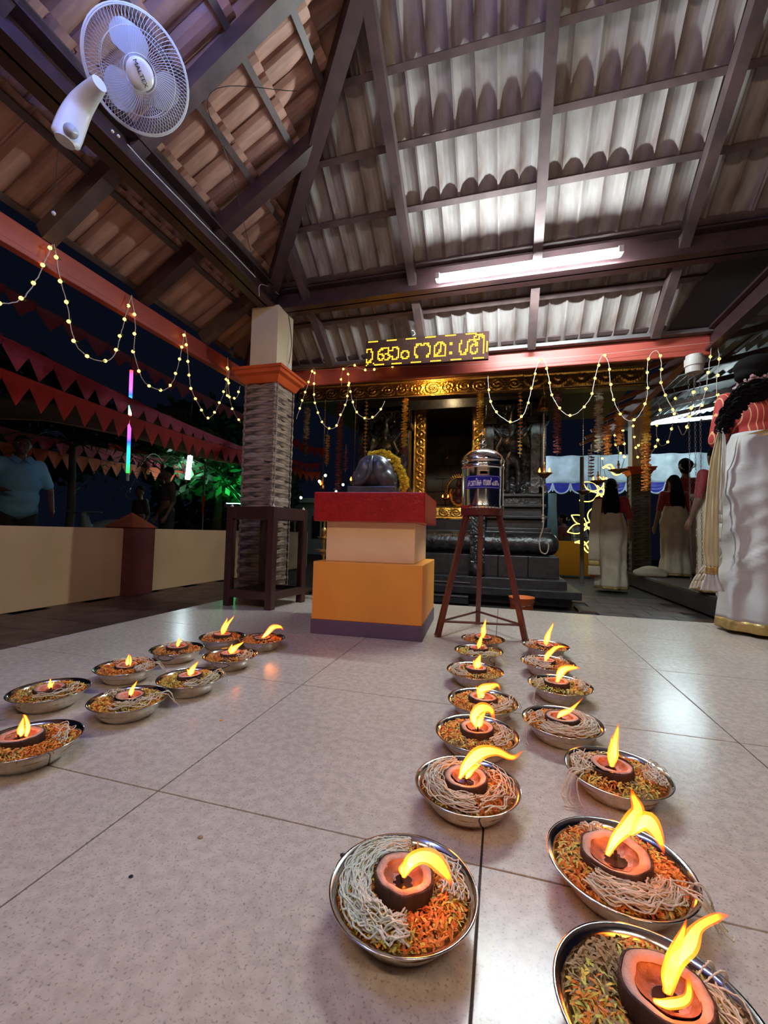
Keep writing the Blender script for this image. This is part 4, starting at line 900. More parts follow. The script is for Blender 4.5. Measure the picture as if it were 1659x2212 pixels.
def garland(p, L_, r, step, kinds, label, group='flower garlands hanging before the shrine', sq=.6):
    o = thing('flower_garland', label, 'garland', p); MB().tube([(0, 0, 1.985-p[2] if p[2] > 1.7 else .05), (0, 0, -L_)], .0015, 4).obj('thread', WIREW, o)
    n = int(L_/step)
    for k in range(n):
        t = k/n; kd = kinds[min(len(kinds)-1, int(t*len(kinds)))]
        link('flower', random.choice(FMESH[kd]), o, loc=(rnd(-.1, .1)*r, rnd(-.1, .1)*r, -k*step-r*.5), rot=(rnd(-.3, .3), rnd(-.3, .3), rnd(0, 6)), scale=(r, r, r*sq*rnd(.8, 1.2)))
    o['group'] = group; return o
for (x, zt, L_, r, st_, kd, lab) in (
    (-2.183, 1.935, .57, .042, .026, 'wwd', 'thick dried cream garland just right of the near column'), (-1.772, 1.964, 1.0, .042, .030, 'rrrr', 'long dark red dried garland left of the bull'),
    (-1.464, 1.956, .62, .024, .042, 'yyoo', 'thin orange garland with spaced flowers above the bull'), (-1.028, 1.959, .62, .040, .026, 'yyyyyr', 'thick orange yellow garland left of the golden doorway'),
    (-.238, 1.967, .40, .040, .026, 'yyy', 'short orange garland in front of the right golden door jamb'), (.154, 1.95, .66, .025, .038, 'oooy', 'thin orange garland right of the steel can'),
    (.498, 1.94, .64, .042, .028, 'rrr', 'dark maroon dried garland right of the brass bell'), (.866, 1.928, .60, .044, .026, 'www', 'thick dried white garland before the corridor beam'),
    (1.261, 1.822, .87, .045, .027, 'yyyooo', 'long yellow to orange garland in front of the far column'), (-1.917, 1.60, .36, .030, .028, 'yo', 'short orange garland between the red bunting and the dark garland'),
    (1.04, 1.70, .32, .045, .028, 'oo', 'short orange garland left of the cream column top'), (.94, 1.575, .30, .04, .028, 'oo', 'short orange garland below the corridor beam'),
    (-1.69, 1.43, .26, .03, .03, 'rr', 'short red dried garland far left of the bull'), (.80, 1.35, .28, .03, .03, 'dd', 'small dark dried garland below the white one'), (-1.80, .99, .25, .022, .034, 'ww', 'thin cream garland end hanging low beside the bull')):
    garland((x, 4.36, zt), L_, r, st_, kd, lab)

lw = MB().tube([(-2.35, 4.36, 1.985), (1.6, 4.36, 1.965)], .002, 4).obj('line_wire', WIREW); tag(lw, 'thin wire under the golden beam that the garlands hang from', 'wire')
pb_l = thing('porch_bulb', 'bare warm bulb under the porch ceiling behind the golden beam', 'lamp', (-.62, 4.72, 2.19)); MB().ball((0, 0, -.02), .03, 12, 8).obj('glass_bulb', emat('porch_glow', (1, .72, .36), 190.), pb_l, True); MB().tube([(0, 0, 0), (0, 0, .06)], .015, 10).obj('holder', BLACK, pb_l)
# ------------------------------------------------------------------ bells and hanging oil lamps
bl = thing('brass_bell', 'brass bell hanging by a chain right of the shrine doorway', 'bell', (.371, 4.30, 1.74)); MB().lathe([(.068, 0), (.055, .015), (.042, .06), (.038, .10), (.02, .13), (.008, .14), (.01, .16), (0, .165)], (0, 0, 0), 28, capends=False).obj('dome', BRASS, bl, True)
MB().tube([(0, 0, .16), (0, 0, .40)], .004, 5).obj('chain', BRASS, bl); MB().ball((0, 0, -.01), .016).obj('clapper', BRASS, bl)
rp_ = MB(); rp_.tube([(0, 0, 0), (0, 0, -1.02)], .006, 6); rp_.tube(spline([(0, 0, -1.0), (0.0, -.01, -1.1), (-.03, 0, -1.22), (-.02, 0, -1.33), (.03, 0, -1.35), (.05, 0, -1.28), (.03, 0, -1.22)], 6), .006, 6)
for k in range(3): rp_.ball((0, 0, -.99-.03*k), .014)
o = rp_.obj('bell_rope', mat('rope', (.35, .27, .2), .8), loc=(.368, 4.29, 1.70)); tag(o, 'long bell rope ending in a loose curl before the round moulding', 'rope')
def hang_lamp(p, top, label, r=.075, fl=2):
    o = thing('hanging_lamp', label, 'oil lamp', p, 0, 'brass oil lamps hanging before the shrine'); L_ = top-p[2]
    ch = MB(); n = int(L_/.03)
    for k in range(n): ch.ball((0, 0, .12+(L_-.12)*k/n), (.004, .004, .013), 5, 4)
    ch.obj('chain', BRASS, o); MB().lathe([(.0, -.03), (.02, -.03), (.035, -.015), (r*.7, 0), (r, .016), (r*.96, .018), (.012, .006), (.010, .06), (.018, .07), (.006, .10), (.012, .12), (0, .125)], (0, 0, 0), 24).obj('dish', BRASS, o, True)
    for k in range(fl): link('flame', flame_mesh([T1(.05, .013, .004)]), o, loc=((-.6 if k == 0 else .55)*r, -.02, .02))
hang_lamp((.37, 4.22, 1.09), 1.9, 'brass hanging lamp with two flames on the bell line')
hang_lamp(tuple(at(1292, 1042, Y=5.2)), 2.2, 'brass hanging lamp left of the walking woman', .09)
hang_lamp(tuple(at(1336, 1018, Y=5.4)), 2.4, 'brass hanging lamp above the head of the walking woman', .11, 1)
hang_lamp(tuple(at(1260, 1064, Y=5.3)), 2.2, 'dark hanging lamp beside the neon flower', .08, 0)
hang_lamp(tuple(at(764, 1043, Y=4.3)), 2.0, 'brass hanging lamp just left of the stone bull', .045, 1)
hang_lamp(tuple(at(697, 1052, Y=4.3)), 2.0, 'brass hanging lamp over the left end of the plinth', .03, 1)

# ------------------------------------------------------------------ fairy lights
BULB = MB().ball((0, 0, 0), .0100, 8, 6).mesh('bulb', emat('fairy_glow', (1, .58, .09), 4.5), True)
SOCK = MB().lathe([(.0045, 0), (.0045, .014), (.002, .02)], (0, 0, 0), 6).mesh('socket', mat('green_socket', (.02, .12, .03), .4))
def fairy(paths, label, step=.105, group=None, s=1.):
    c = paths[0][0]; o = thing('fairy_lights', label, 'string lights', c, 0, group); mb = MB()
    for p in paths:
        q = resample(spline([Vector(a)-Vector(c) for a in p], 10), .02)
        q = [v+Vector((rnd(-.002, .002), rnd(-.002, .002), rnd(-.002, .002))) for v in q]; mb.tube(q, .0026*s, 5)
        d = .03; acc = 0
        for a, b in zip(q, q[1:]):
            acc += (b-a).length
            if acc > step: acc = rnd(-.02, .02); link('bulb', BULB, o, loc=b+Vector((rnd(-.003, .003), -.004, 0)), scale=(s, s, s)); link('socket', SOCK, o, loc=b, rot=(rnd(-2, 2), rnd(-1, 1), 0), scale=(s, s, s))
    mb.obj('wire', WIREW, o)
def px(pts, **k): return [at(x, y, **k) for x, y in pts]
fairy([px([(-60, 640), (-20, 660), (0, 656), (45, 648), (75, 610), (100, 560), (112, 530), (118, 533), (128, 590), (145, 660), (165, 745), (210, 779), (245, 770), (262, 720), (275, 670), (284, 637)], X=-2.31),
       px([(284, 637), (292, 700), (290, 760), (300, 800), (315, 828), (348, 843), (370, 830), (385, 790), (400, 715)], X=-2.31),
       px([(400, 715), (405, 760), (412, 835), (430, 875), (445, 902), (458, 898), (475, 870), (488, 830), (492, 772)], X=-2.31),
       px([(492, 772), (495, 850), (505, 890), (522, 915)], X=-2.31), px([(497, 800), (490, 850), (510, 860), (519, 832)], X=-2.31)], 'fairy lights looping along the red left eave board', .10)
fairy([px([(640, 905), (655, 860), (667, 825), (676, 797), (680, 800), (678, 850), (685, 885), (700, 918), (722, 925), (735, 900), (750, 860), (752, 805), (740, 800), (737, 835)], Y=3.50),
       px([(752, 805), (758, 850), (770, 890), (797, 905), (820, 888), (832, 865)], Y=3.50)], 'fairy lights looping below the message board on the left half of the back eave', .085)
fairy([px([(745, 795), (760, 788), (790, 800), (815, 797), (845, 785), (848, 800)], Y=3.50)], 'short fairy light strand running sideways just under the message board', .085)
fairy([px([(1054, 812), (1056, 850), (1065, 880), (1082, 900), (1105, 912), (1130, 897), (1143, 860), (1152, 825), (1160, 790), (1172, 773), (1180, 790), (1185, 815), (1195, 860), (1222, 895), (1250, 890), (1275, 860), (1283, 830), (1292, 790), (1302, 767), (1315, 785), (1318, 830), (1328, 870), (1345, 900), (1365, 910), (1385, 890), (1398, 855), (1398, 800), (1403, 770), (1418, 757), (1428, 780), (1428, 825), (1445, 870), (1465, 895), (1490, 900), (1510, 885), (1525, 840), (1532, 790), (1538, 750), (1550, 742), (1553, 780), (1548, 820), (1550, 860), (1550, 890)], Y=3.50)], 'fairy lights in deep loops along the right half of the back eave', .105)
hw_ = MB().tube(px([(640, 800), (800, 795), (1050, 786), (1303, 765), (1550, 738)], Y=3.505), .0012, 4).obj('line_wire', WIREW); tag(hw_, 'thin line wire carrying the fairy lights along the back eave', 'wire')
fairy([px([(1420, 858), (1425, 890), (1418, 930), (1425, 960), (1440, 958), (1450, 930), (1455, 900), (1460, 870), (1455, 835)], Y=5.6), px([(1335, 900), (1345, 930), (1350, 980), (1340, 1020)], Y=5.6), px([(1465, 920), (1475, 940), (1485, 920), (1497, 860), (1500, 800)], Y=4.4),
       px([(1385, 930), (1380, 970), (1395, 985), (1410, 975), (1422, 950)], Y=5.6)], 'tangled fairy lights in front of the far column', .16, s=1.5)
fairy([px([(1365, 900), (1372, 960), (1380, 1000)], Y=6.8), px([(1300, 970), (1302, 1000), (1310, 1040)], Y=6.8), px([(1328, 920), (1330, 960), (1345, 985)], Y=6.8)], 'short fairy light drops hanging behind the orange garlands', .14, s=1.6)

# ------------------------------------------------------------------ chains hanging from a white pipe end
pe = at(1500, 800, Y=3.25); cp_ = thing('pipe_fitting', 'white plastic pipe fitting below the red back fascia on the right', 'pipe', pe); MB().lathe([(.052, 0), (.052, .045), (.058, .046), (.058, .095), (.05, .10), (.05, .12)], (0, 0, -.02), 28).obj('coupling', mat('grimy_pipe', (.55, .50, .46), .5, col2=(.4, .36, .32)), cp_)
for k, dx in enumerate((-.035, .0, .03)):
    mb = MB(); 
    for j in range(74):
        z = -.02-.0195*j; a = (j % 2)*pi/2; q = [Vector((dx+.0055*cos(t)*cos(a), .0055*cos(t)*sin(a), z+.0115*sin(t))) for t in [2*pi*i/8 for i in range(9)]]; mb.tube(q, .0014, 3, False)
    o = mb.obj('hanging_chain', mat('grey_chain', (.28, .24, .24), .4, .8), loc=pe+Vector((0, 0, 0)), kind='stuff'); tag(o, ('left', 'middle', 'right')[k]+' one of the three thin chains hanging from the white pipe fitting', 'chain', 'chains hanging from the pipe')
# ------------------------------------------------------------------ people
SKIN = mat('brown_skin', (.26, .13, .075), .5, col2=(.22, .105, .06), scale=8)
HAIR = mat('black_hair', (.006, .005, .005), .8, col2=(.012, .010, .010), scale=30, stretch=(6, 6, 1), bump=.4, spec=.08)
def hand(w_, d, side, palm):
    """palm and five bent fingers from the wrist w_, pointing along d; side = thumb direction"""
    d = Vector(d).normalized(); s = Vector(side).normalized(); n = d.cross(s).normalized(); w_ = Vector(w_); pr = [('c', w_, .024, w_+d*.05, .030), ('c', w_+d*.03+s*.018, .020, w_+d*.07+s*.02, .016), ('c', w_+d*.03-s*.018, .018, w_+d*.07-s*.022, .014)]
    for k, L_ in enumerate((.062, .072, .067, .052)):
        b = w_+d*.075+s*(.028-.019*k); m_ = b+d*L_*.5+n*.006*palm; t = b+d*L_*.9+n*.022*palm; pr += [('c', b, .0095, m_, .0085), ('c', m_, .0085, t, .0065)]
    b = w_+d*.025+s*.028; m_ = b+d*.03+s*.022+n*.008*palm; pr += [('c', b, .012, m_, .010), ('c', m_, .010, m_+d*.028+s*.002, .008)]
    return pr
def body(h, arms=None, lean=0, face=True, legs=True, turn=0., head=(0, .02, 1.495)):
    """standing figure facing +y, feet at z 0; arms = ((elbow, wrist), (elbow, wrist)) left then right"""
    pr = []; k = h/1.6; V = lambda x, y, z: Vector((x*k, (y+lean*max(0, z-.9))*k, z*k))
    if legs:
        for s in (-1, 1):
            pr += [('c', V(s*.085, 0, .80), .085*k, V(s*.09, .01, .45), .052*k), ('c', V(s*.09, .01, .45), .052*k, V(s*.09, -.01, .08), .036*k), ('c', V(s*.09, -.03, .035), .034*k, V(s*.10, .12, .025), .024*k)]
            for t in range(5): pr.append(('c', V(s*(.085+.012*t), .13, .018), .011*k, V(s*(.085+.013*t), .165-.008*t, .014), .009*k))
    pr += [('e', V(0, 0, .88), (.155*k, .115*k, .12*k)), ('e', V(0, 0, 1.02), (.125*k, .09*k, .12*k)), ('e', V(0, 0, 1.17), (.145*k, .095*k, .14*k)), ('c', V(-.12, 0, 1.28), .055*k, V(.12, 0, 1.28), .055*k), ('c', V(0, 0, 1.30), .05*k, V(0, .01, 1.40), .044*k)]
    hd = V(*head); q = Matrix.Rotation(turn, 3, 'Z'); H = lambda x, y, z: hd+q@Vector((x*k, y*k, z*k))
    pr += [('e', hd, (.072*k, .086*k, .098*k)), ('e', H(0, .025, -.055), (.055*k, .055*k, .05*k))]
    if face: pr += [('c', H(0, .082, .012), .010*k, H(0, .103, -.020), .014*k), ('e', H(0, .076, -.050), (.028*k, .012*k, .010*k)), ('e', H(.073, -.005, -.005), (.010*k, .018*k, .028*k)), ('e', H(-.073, -.005, -.005), (.010*k, .018*k, .028*k)), ('e', H(0, .075, .028), (.05*k, .014*k, .010*k)), ('e', H(0, .070, -.085), (.025*k, .02*k, .018*k))]
    arms = arms or (((-.24, -.02, 1.02), (-.25, .08, .80)), ((.24, -.02, 1.02), (.25, .08, .80)))
    for s, (e, w_) in zip((-1, 1), arms):
        e = V(*e); w_ = V(*w_); sh_ = V(s*.165, 0, 1.29); pr += [('c', sh_, .050*k, e, .038*k), ('c', e, .038*k, w_, .025*k)]; pr += hand(w_, w_-e, (0, 1, 0) if abs((w_-e).normalized().y) < .8 else (-s, 0, 0), -s)
    return pr, hd, k, H
def loft(rows, m, name, par, mats=None, thick=.004):
    mb = MB(); mb.grid(rows, close=True); me = mb.mesh(name, m, True)
    if mats: 
        for mm in mats: me.materials.append(mm)
    o = link(name, me, par)
    if thick: s = o.modifiers.new('s', 'SOLIDIFY'); s.thickness = thick
    return o
def skirt(par, k, prof, m, band, name='saree_skirt', folds=9, amp=.012, seed=1, tw=.6, border=2, cx=0, diag=1., ridges=()):
    """prof = list of (z, rx, ry, dx) from waist to hem; last rows carry the gold border"""
    rows = []; n = 96; zs = [p[0] for p in prof]; N_ = 60
    for i in range(N_+1):
        z = zs[0]+(zs[-1]-zs[0])*i/N_; j = max(q for q in range(len(prof)) if prof[q][0] >= z-1e-6); j = min(j, len(prof)-2); a, b = prof[j], prof[j+1]; t = (a[0]-z)/(a[0]-b[0]); t = t*t*(3-2*t) if False else t
        rx, ry, dx = [a[q]+(b[q]-a[q])*t for q in (1, 2, 3)]; u = i/N_; row = []
        for q in range(n):
            th = 2*pi*q/n; f = amp*(.25+u*1.1)*sin(folds*th+seed+tw*5*u); dg = .007*diag*abs(sin(11*(z*1.0+.16*th)+seed))*(1-abs(u-.4)); rg_ = sum(am*math.exp(-((z-z0-sl*(th-1.5*pi))/wd)**2)*(1 if z < z0+sl*(th-1.5*pi) else .45) for z0, sl, am, wd in ridges); wr = rg_+.010*nz(cos(th)*2.5, sin(th)*2.5+seed, z*7)+.007*diag*nz(th*1.2+seed, z*9+th*1.5, 4)
            row.append(Vector((dx+cx+(rx+f+dg+wr)*cos(th), (ry+f+dg+wr)*sin(th), z))*1.0)
        rows.append([v*k for v in row])
    mb = MB(); cut = N_-border; mb.grid(rows[:cut+1], close=True); mb.cur = 1; mb.grid(rows[cut:], close=True); me = mb.mesh(name, [m, band], True); o = link(name, me, par); s = o.modifiers.new('s', 'SOLIDIFY'); s.thickness = .004; return o
def strip(par, spine, widths, side, m, name, mats=None, fold=.006, n=10):
    """hanging cloth strip: spine points, half widths, side vector; pleated across"""
    sp = spline(spine, 8); ws = spline([(w_, 0, 0) for w_ in widths], 8); rows = []; side = Vector(side).normalized(); nrm = side.cross(Vector((0, 0, 1))).normalized()
    for i, p in enumerate(sp):
        t = i/(len(sp)-1); rows.append([p+side*ws[i].x*(2*j/n-1)+nrm*(fold*sin(j*2.4+.6)+.006*nz(j*.5, t*6, 3)) for j in range(n+1)])
    mb = MB(); c1 = int(len(rows)*.72); c2 = int(len(rows)*.80)
    mb.grid(rows[:c1+1]); mb.cur = 1; mb.grid(rows[c1:c2+1]); mb.cur = 2; mb.grid(rows[c2:]); 
    o = link(name, mb.mesh(name, mats or [m, m, m], True), par); s = o.modifiers.new('s', 'SOLIDIFY'); s.thickness = .003; return o
SAREE = mat('white_cotton', (.56, .53, .52), .85, col2=(.46, .43, .42), scale=10, bump=.15, bscale=80)
SAREEC = mat('cream_cotton', (.66, .56, .40), .8, col2=(.56, .46, .32), scale=8, bump=.15, bscale=80)
GOLDB = mat('gold_thread', (.55, .38, .14), .38, .5, col2=(.45, .30, .10), scale=40, bump=.2)
PALLU = mat('golden_cream_cloth', (.62, .54, .30), .6, .1, col2=(.54, .46, .26), scale=12, bump=.15, bscale=70)
REDC = mat('plain_red_cloth', (.30, .025, .03), .75, col2=(.24, .018, .022), scale=12)
def striped_red():
    m = mat('red_striped_cloth', (.42, .028, .022), .7, col2=(.36, .02, .02), scale=20, bump=.1); N = m.node_tree.nodes; L = m.node_tree.links; b = N['Principled BSDF']; src = b.inputs['Base Color'].links[0].from_socket
    tc = [n for n in N if n.type == 'TEX_COORD'][0]; sp = N.new('ShaderNodeSeparateXYZ'); L.new(tc.outputs['Object'], sp.inputs[0])
    ma = N.new('ShaderNodeMath'); ma.operation = 'MULTIPLY_ADD'; ma.inputs[1].default_value = .55; L.new(sp.outputs[1], ma.inputs[0]); L.new(sp.outputs[0], ma.inputs[2])
    mu = N.new('ShaderNodeMath'); mu.operation = 'MULTIPLY'; mu.inputs[1].default_value = 46; L.new(ma.outputs[0], mu.inputs[0]); fr = N.new('ShaderNodeMath'); fr.operation = 'FRACT'; L.new(mu.outputs[0], fr.inputs[0])
    lt = N.new('ShaderNodeMath'); lt.operation = 'LESS_THAN'; lt.inputs[1].default_value = .16; L.new(fr.outputs[0], lt.inputs[0])
    mx = N.new('ShaderNodeMix'); mx.data_type = 'RGBA'; L.new(lt.outputs[0], mx.inputs[0]); L.new(src, mx.inputs[6]); mx.inputs[7].default_value = (.72, .35, .14, 1); L.new(mx.outputs[2], b.inputs['Base Color']); return m
REDS = striped_red()
def hair_bun(par, hd, k, H, loose=0., bun=.07, flowers=None, big=0):
    pr = [('e', H(0, -.012, .022), (.080*k, .088*k, .092*k)), ('e', H(0, -.045, -.055), (.068*k, .055*k, .06*k)), ('e', H(0, -.095-big*.3, .01+big), (bun*k, bun*.8*k, bun*.95*k))]
    if loose:
        for j in range(7):
            x = -.075+.025*j; pr.append(('c', H(x*.6, -.07, -.02), .034*k, H(x*1.05, -.105, -.10-loose*.5), .036*k)); pr.append(('c', H(x*1.05, -.105, -.10-loose*.5), .036*k, H(x*.9, -.10, -.10-loose), .018*k))
    link('hair', fuse('hair', pr, HAIR, .012, 2), par)
    if flowers:
        mb = MB(); c = H(0, -.085-big*.3, -.01+big*.4)
        for j in range(46):
            a = 2*pi*j/46; mb.cur = j % 2; p = c+Vector(((bun+.012)*k*cos(a), -.012*k-.008*cos(a*2), (bun*.55+.012)*k*sin(a)*.8)); mb.ball(p+Vector((rnd(-.006, .006), rnd(-.006, .006), rnd(-.006, .006))), .010*k, 5, 3)
        mb.obj('flower_string', flowers, par, kind='stuff')
def blouse(par, k, pr, m, name='blouse', lean=0, sleeve=.55):
    V = lambda x, y, z: Vector((x*k, (y+lean*max(0, z-.9))*k, z*k))
    q = [('e', V(0, 0, 1.10), (.138*k, .103*k, .10*k)), ('e', V(0, 0, 1.19), (.158*k, .108*k, .13*k)), ('c', V(-.12, 0, 1.275), .062*k, V(.12, 0, 1.275), .062*k)]
    for p in pr:
        if p[0] == 'c' and abs(p[2]-.050*k) < 1e-6 and abs(p[4]-.038*k) < 1e-6: e = p[1].lerp(p[3], sleeve+.35); q.append(('c', p[1], .058*k, e, .047*k))
    return link(name, fuse(name, q, m, .012, 4), par)

# the woman standing on the tiles at the right edge
wb = thing('person', 'woman at the right edge in white saree and red striped blouse', 'person', (1.43, 2.86, 0), R(-8))
arms = (((-.215, .0, 1.07), (-.14, .20, 1.12)), ((.30, .04, 1.08), (.14, .24, 1.12)))
pr, hd, k, H = body(1.64, arms, lean=.06, head=(-.01, .10, 1.42)); link('body', fuse('body', pr, SKIN, .010, 5), wb); blouse(wb, k, pr, REDS, lean=.06, sleeve=.65)
skirt(wb, k, [(1.09, .150, .12, .0), (1.02, .18, .15, 0), (.86, .222, .18, 0), (.76, .225, .185, 0), (.58, .20, .17, .0), (.38, .19, .16, 0), (.20, .21, .18, 0), (.02, .232, .21, 0)], SAREE, GOLDB, folds=11, amp=.009, seed=2, border=3, diag=1.8, ridges=((.50, .13, .022, .035), (.44, .12, .018, .025), (.66, .10, .012, .02), (.75, .09, .012, .025), (.84, .08, .010, .02), (.93, .05, .010, .018), (.58, .16, .010, .02)))
wst = [[Vector(((.16+.012*(j % 2))*cos(th)*k, (.130+.012*(j % 2))*sin(th)*k, (1.055+.014*j+.035*cos(th))*k)) for th in [2*pi*q/40 for q in range(41)]] for j in range(4)]
mb = MB(); mb.grid(wst); mb.obj('waist_border', GOLDB, wb, True)
hair_bun(wb, hd, k, H, loose=0, bun=.05)
inv = Matrix.Rotation(-R(-8), 3, 'Z'); rel = lambda px_, py_, Y: inv@(at(px_, py_, Y=Y)-Vector((1.43, 2.86, 0)))
inv = Matrix.Rotation(-R(-8), 3, 'Z'); rel = lambda px_, py_, Y: inv@(at(px_, py_, Y=Y)-Vector((1.43, 2.86, 0)))
link('hair_bun', fuse('hair_bun', [('e', rel(1634, 791, 2.76), (.105, .09, .062)), ('e', rel(1622, 812, 2.76), (.075, .07, .04)), ('c', rel(1650, 800, 2.80), .08, rel(1640, 850, 2.80), .05)], HAIR, .01, 2), wb)
fs_ = MB()
for q in range(46):
    t = q/45; fs_.cur = q % 2; fs_.ball(rel(1586+74*t, 838-30*t+4*sin(t*9), 2.70+.02*abs(t-.5))+Vector((rnd(-.012, .012), rnd(-.01, .01), rnd(-.012, .012))), rnd(.007, .012), 5, 3)
fs_.obj('flower_string', [mat('pink_flower', (.55, .26, .32), .7), mat('pale_flower', (.50, .46, .42), .7)], wb, kind='stuff')
cm = MB()
for q in range(150):
    ox, oy = rnd(-16, 16), rnd(-14, 14); yy = 2.70+rnd(-.03, .05); e = rnd(.45, 1)
    pa = spline([rel(1655+ox*.4, 826+oy*.4, yy), rel(1618+ox, 846+oy, yy), rel(1590+ox, 876+oy, yy), rel(1568+ox*.8, 908+oy, yy), rel(1556+ox*.8, 930+oy, yy)], 10); pa = pa[:int(len(pa)*e)]; ph = rnd(0, 6)
    cm.tube([p+Vector((.011*cos(i*1.1+ph), .006*sin(i*1.1), .011*sin(i*1.1+ph))) for i, p in enumerate(pa)], .0045, 3)
cm.obj('loose_curls', HAIR, wb, kind='stuff')
WHB = mat('white_band', (.72, .72, .72), .7)
def wl_(x, z, y=0): return Vector((x, y, z))
strip(wb, [rel(1556, 925, 2.78), rel(1545, 1000, 2.76), rel(1538, 1090, 2.76), rel(1535, 1180, 2.76), rel(1537, 1210, 2.76), rel(1537, 1245, 2.76), rel(1538, 1276, 2.76)], [.008, .024, .031, .036, .033, .030, .055], (1, -.1, 0), PALLU, 'pallu', [PALLU, GOLDB, SAREE])
strip(wb, [rel(1563, 925, 2.80), rel(1563, 1000, 2.79), rel(1556, 1090, 2.79), rel(1552, 1170, 2.79)], [.006, .010, .012, .012], (1, -.1, 0), WHB, 'pallu_edge', [WHB]*3, fold=.002)
strip(wb, [rel(1575, 980, 2.95), rel(1570, 1090, 2.95), rel(1560, 1180, 2.95), rel(1515, 1245, 2.95), rel(1503, 1270, 2.95)], [.02, .03, .035, .035, .035], (1, -.1, .2), SAREEC, 'inner_drape', [SAREEC]*3)
# the women further back
def woman(name, label, loc, h, rz, blm=REDC, sk=SAREEC, long_=0., bun=.07, flowers=None, seed=1, pal=None, arms=None):
    w_ = thing(name, label, 'person', loc, rz); pr, hd, k, H = body(h, arms, face=True); link('body', fuse('body', pr, SKIN, .016, 4), w_); blouse(w_, k, pr, blm)
    skirt(w_, k, [(1.10, .14, .11, 0), (1.0, .17, .14, 0), (.85, .20, .165, 0), (.6, .19, .16, 0), (.3, .185, .16, 0), (.03, .21, .19, 0)], sk, GOLDB, folds=8, amp=.012, seed=seed)
    hair_bun(w_, hd, k, H, loose=long_, bun=bun, flowers=flowers)
    if pal: strip(w_, [Vector((pal*k*.17, -.10*k, 1.30*k)), Vector((pal*k*.20, -.15*k, 1.05*k)), Vector((pal*k*.22, -.20*k, .7*k)), Vector((pal*k*.22, -.21*k, .40*k)), Vector((pal*k*.22, -.22*k, .22*k))], [.05, .06, .065, .07, .075], (1, 0, 0), SAREEC, 'pallu', [SAREEC, GOLDB, SAREEC])
    return w_
wf = [mat('jasmine', (.70, .66, .55), .7)]*2
woman('person', 'woman with long black hair walking past the neon flowers in a cream saree', (1.40, 6.30, -.18), 1.50, R(-10), long_=.38, bun=.07, flowers=wf, seed=3, pal=-1)
woman('person', 'woman on the raised floor with jasmine in her bun and a gold-bordered saree', (2.58, 7.15, 0), 1.72, R(-5), bun=.075, flowers=wf, seed=5, pal=-1)
woman('person', 'woman with loose long hair beside the far stone-clad column', (2.30, 6.75, 0), 1.42, R(10), long_=.42, bun=.04, seed=7)
woman('person', 'dark-haired woman half hidden behind the white saree at the right', (1.98, 4.75, 0), 1.42, R(20), long_=.2, bun=.06, seed=9)
woman('person', 'distant woman with a white sash beyond the ochre wall', tuple(at(1218, 1185, Y=9.2))[:2]+(-.55,), 1.55, R(60), blm=mat('dark_red_dress', (.10, .015, .015), .8), sk=mat('dark_skirt', (.04, .03, .03), .8), bun=.05, flowers=wf, seed=11, pal=1)
woman('person', 'distant person in grey right of the woman with the white sash', tuple(at(1245, 1180, Y=10))[:2]+(-.5,), 1.5, R(150), blm=mat('grey_shirt', (.25, .25, .27), .8), sk=mat('grey_cloth', (.3, .32, .36), .8), seed=12)
fold_ = fuse('cloth_heap', [('e', (0, 0, .07), (.16, .12, .08)), ('e', (.12, .05, .06), (.12, .1, .06)), ('e', (-.13, 0, .05), (.09, .09, .055)), ('c', (-.1, -.06, .05), .05, (.15, -.06, .04), .04)], SAREEC, .02, 2)
o = link('cloth_heap', fold_, loc=tuple(at(1405, 1246, Z=0))); tag(o, 'cream end of cloth heaped on the raised floor edge beside the far column', 'cloth')
# the man beyond the low wall
mn = thing('person', 'man in glasses and light blue shirt beyond the cream wall', 'person', (-5.42, 3.55, -.18), 0)
mrz = math.atan2(EYE.y-3.55, EYE.x+5.55)-pi/2+.25; mn.rotation_euler = (0, 0, mrz)
pr, hd, k, H = body(1.72, (((-.27, .02, 1.02), (-.26, .14, .82)), ((.34, .05, 1.07), (.22, .22, 1.00))), turn=-.35); link('body', fuse('body', pr, mat('dark_skin', (.20, .10, .07), .45), .0085, 6), mn)
SH = mat('light_blue_shirt', (.22, .48, .72), .75, col2=(.18, .42, .66), scale=6, bump=.25, bscale=14)
V = lambda x, y, z: Vector((x*k, y*k, z*k))
q = [('c', V(-.06, 0, .80), .125*k, V(.06, 0, .80), .125*k), ('e', V(0, 0, .92), (.19*k, .15*k, .16*k)), ('e', V(0, .01, 1.06), (.19*k, .15*k, .13*k)), ('e', V(0, 0, 1.19), (.19*k, .13*k, .13*k)), ('c', V(-.15, 0, 1.285), .068*k, V(.15, 0, 1.285), .068*k)]
for p in pr:
    if p[0] == 'c' and abs(p[2]-.050*k) < 1e-6 and abs(p[4]-.038*k) < 1e-6: q.append(('c', p[1], .068*k, p[1].lerp(p[3], .80), .062*k))
link('shirt', fuse('shirt', q, SH, .014, 22), mn)
for s_ in (-1, 1): MB().add([V(s_*.01, .085, 1.33), V(s_*.075, .02, 1.385), V(s_*.11, .06, 1.33), V(s_*.05, .125, 1.285)], [(0, 1, 2, 3)]).obj('collar', SH, mn).modifiers.new('s', 'SOLIDIFY').thickness = .006
link('trousers', fuse('trousers', [('c', V(s_*.085, 0, .82), .10*k, V(s_*.09, 0, .08), .06*k) for s_ in (-1, 1)]+[('e', V(0, 0, .88), (.165*k, .12*k, .10*k))], mat('dark_trousers', (.03, .03, .035), .8), .02, 3), mn)
link('hair', fuse('hair', [('e', H(0, -.022, .030), (.076*k, .082*k, .082*k)), ('e', H(0, .02, .075), (.055*k, .05*k, .028*k))], HAIR, .01, 2), mn)
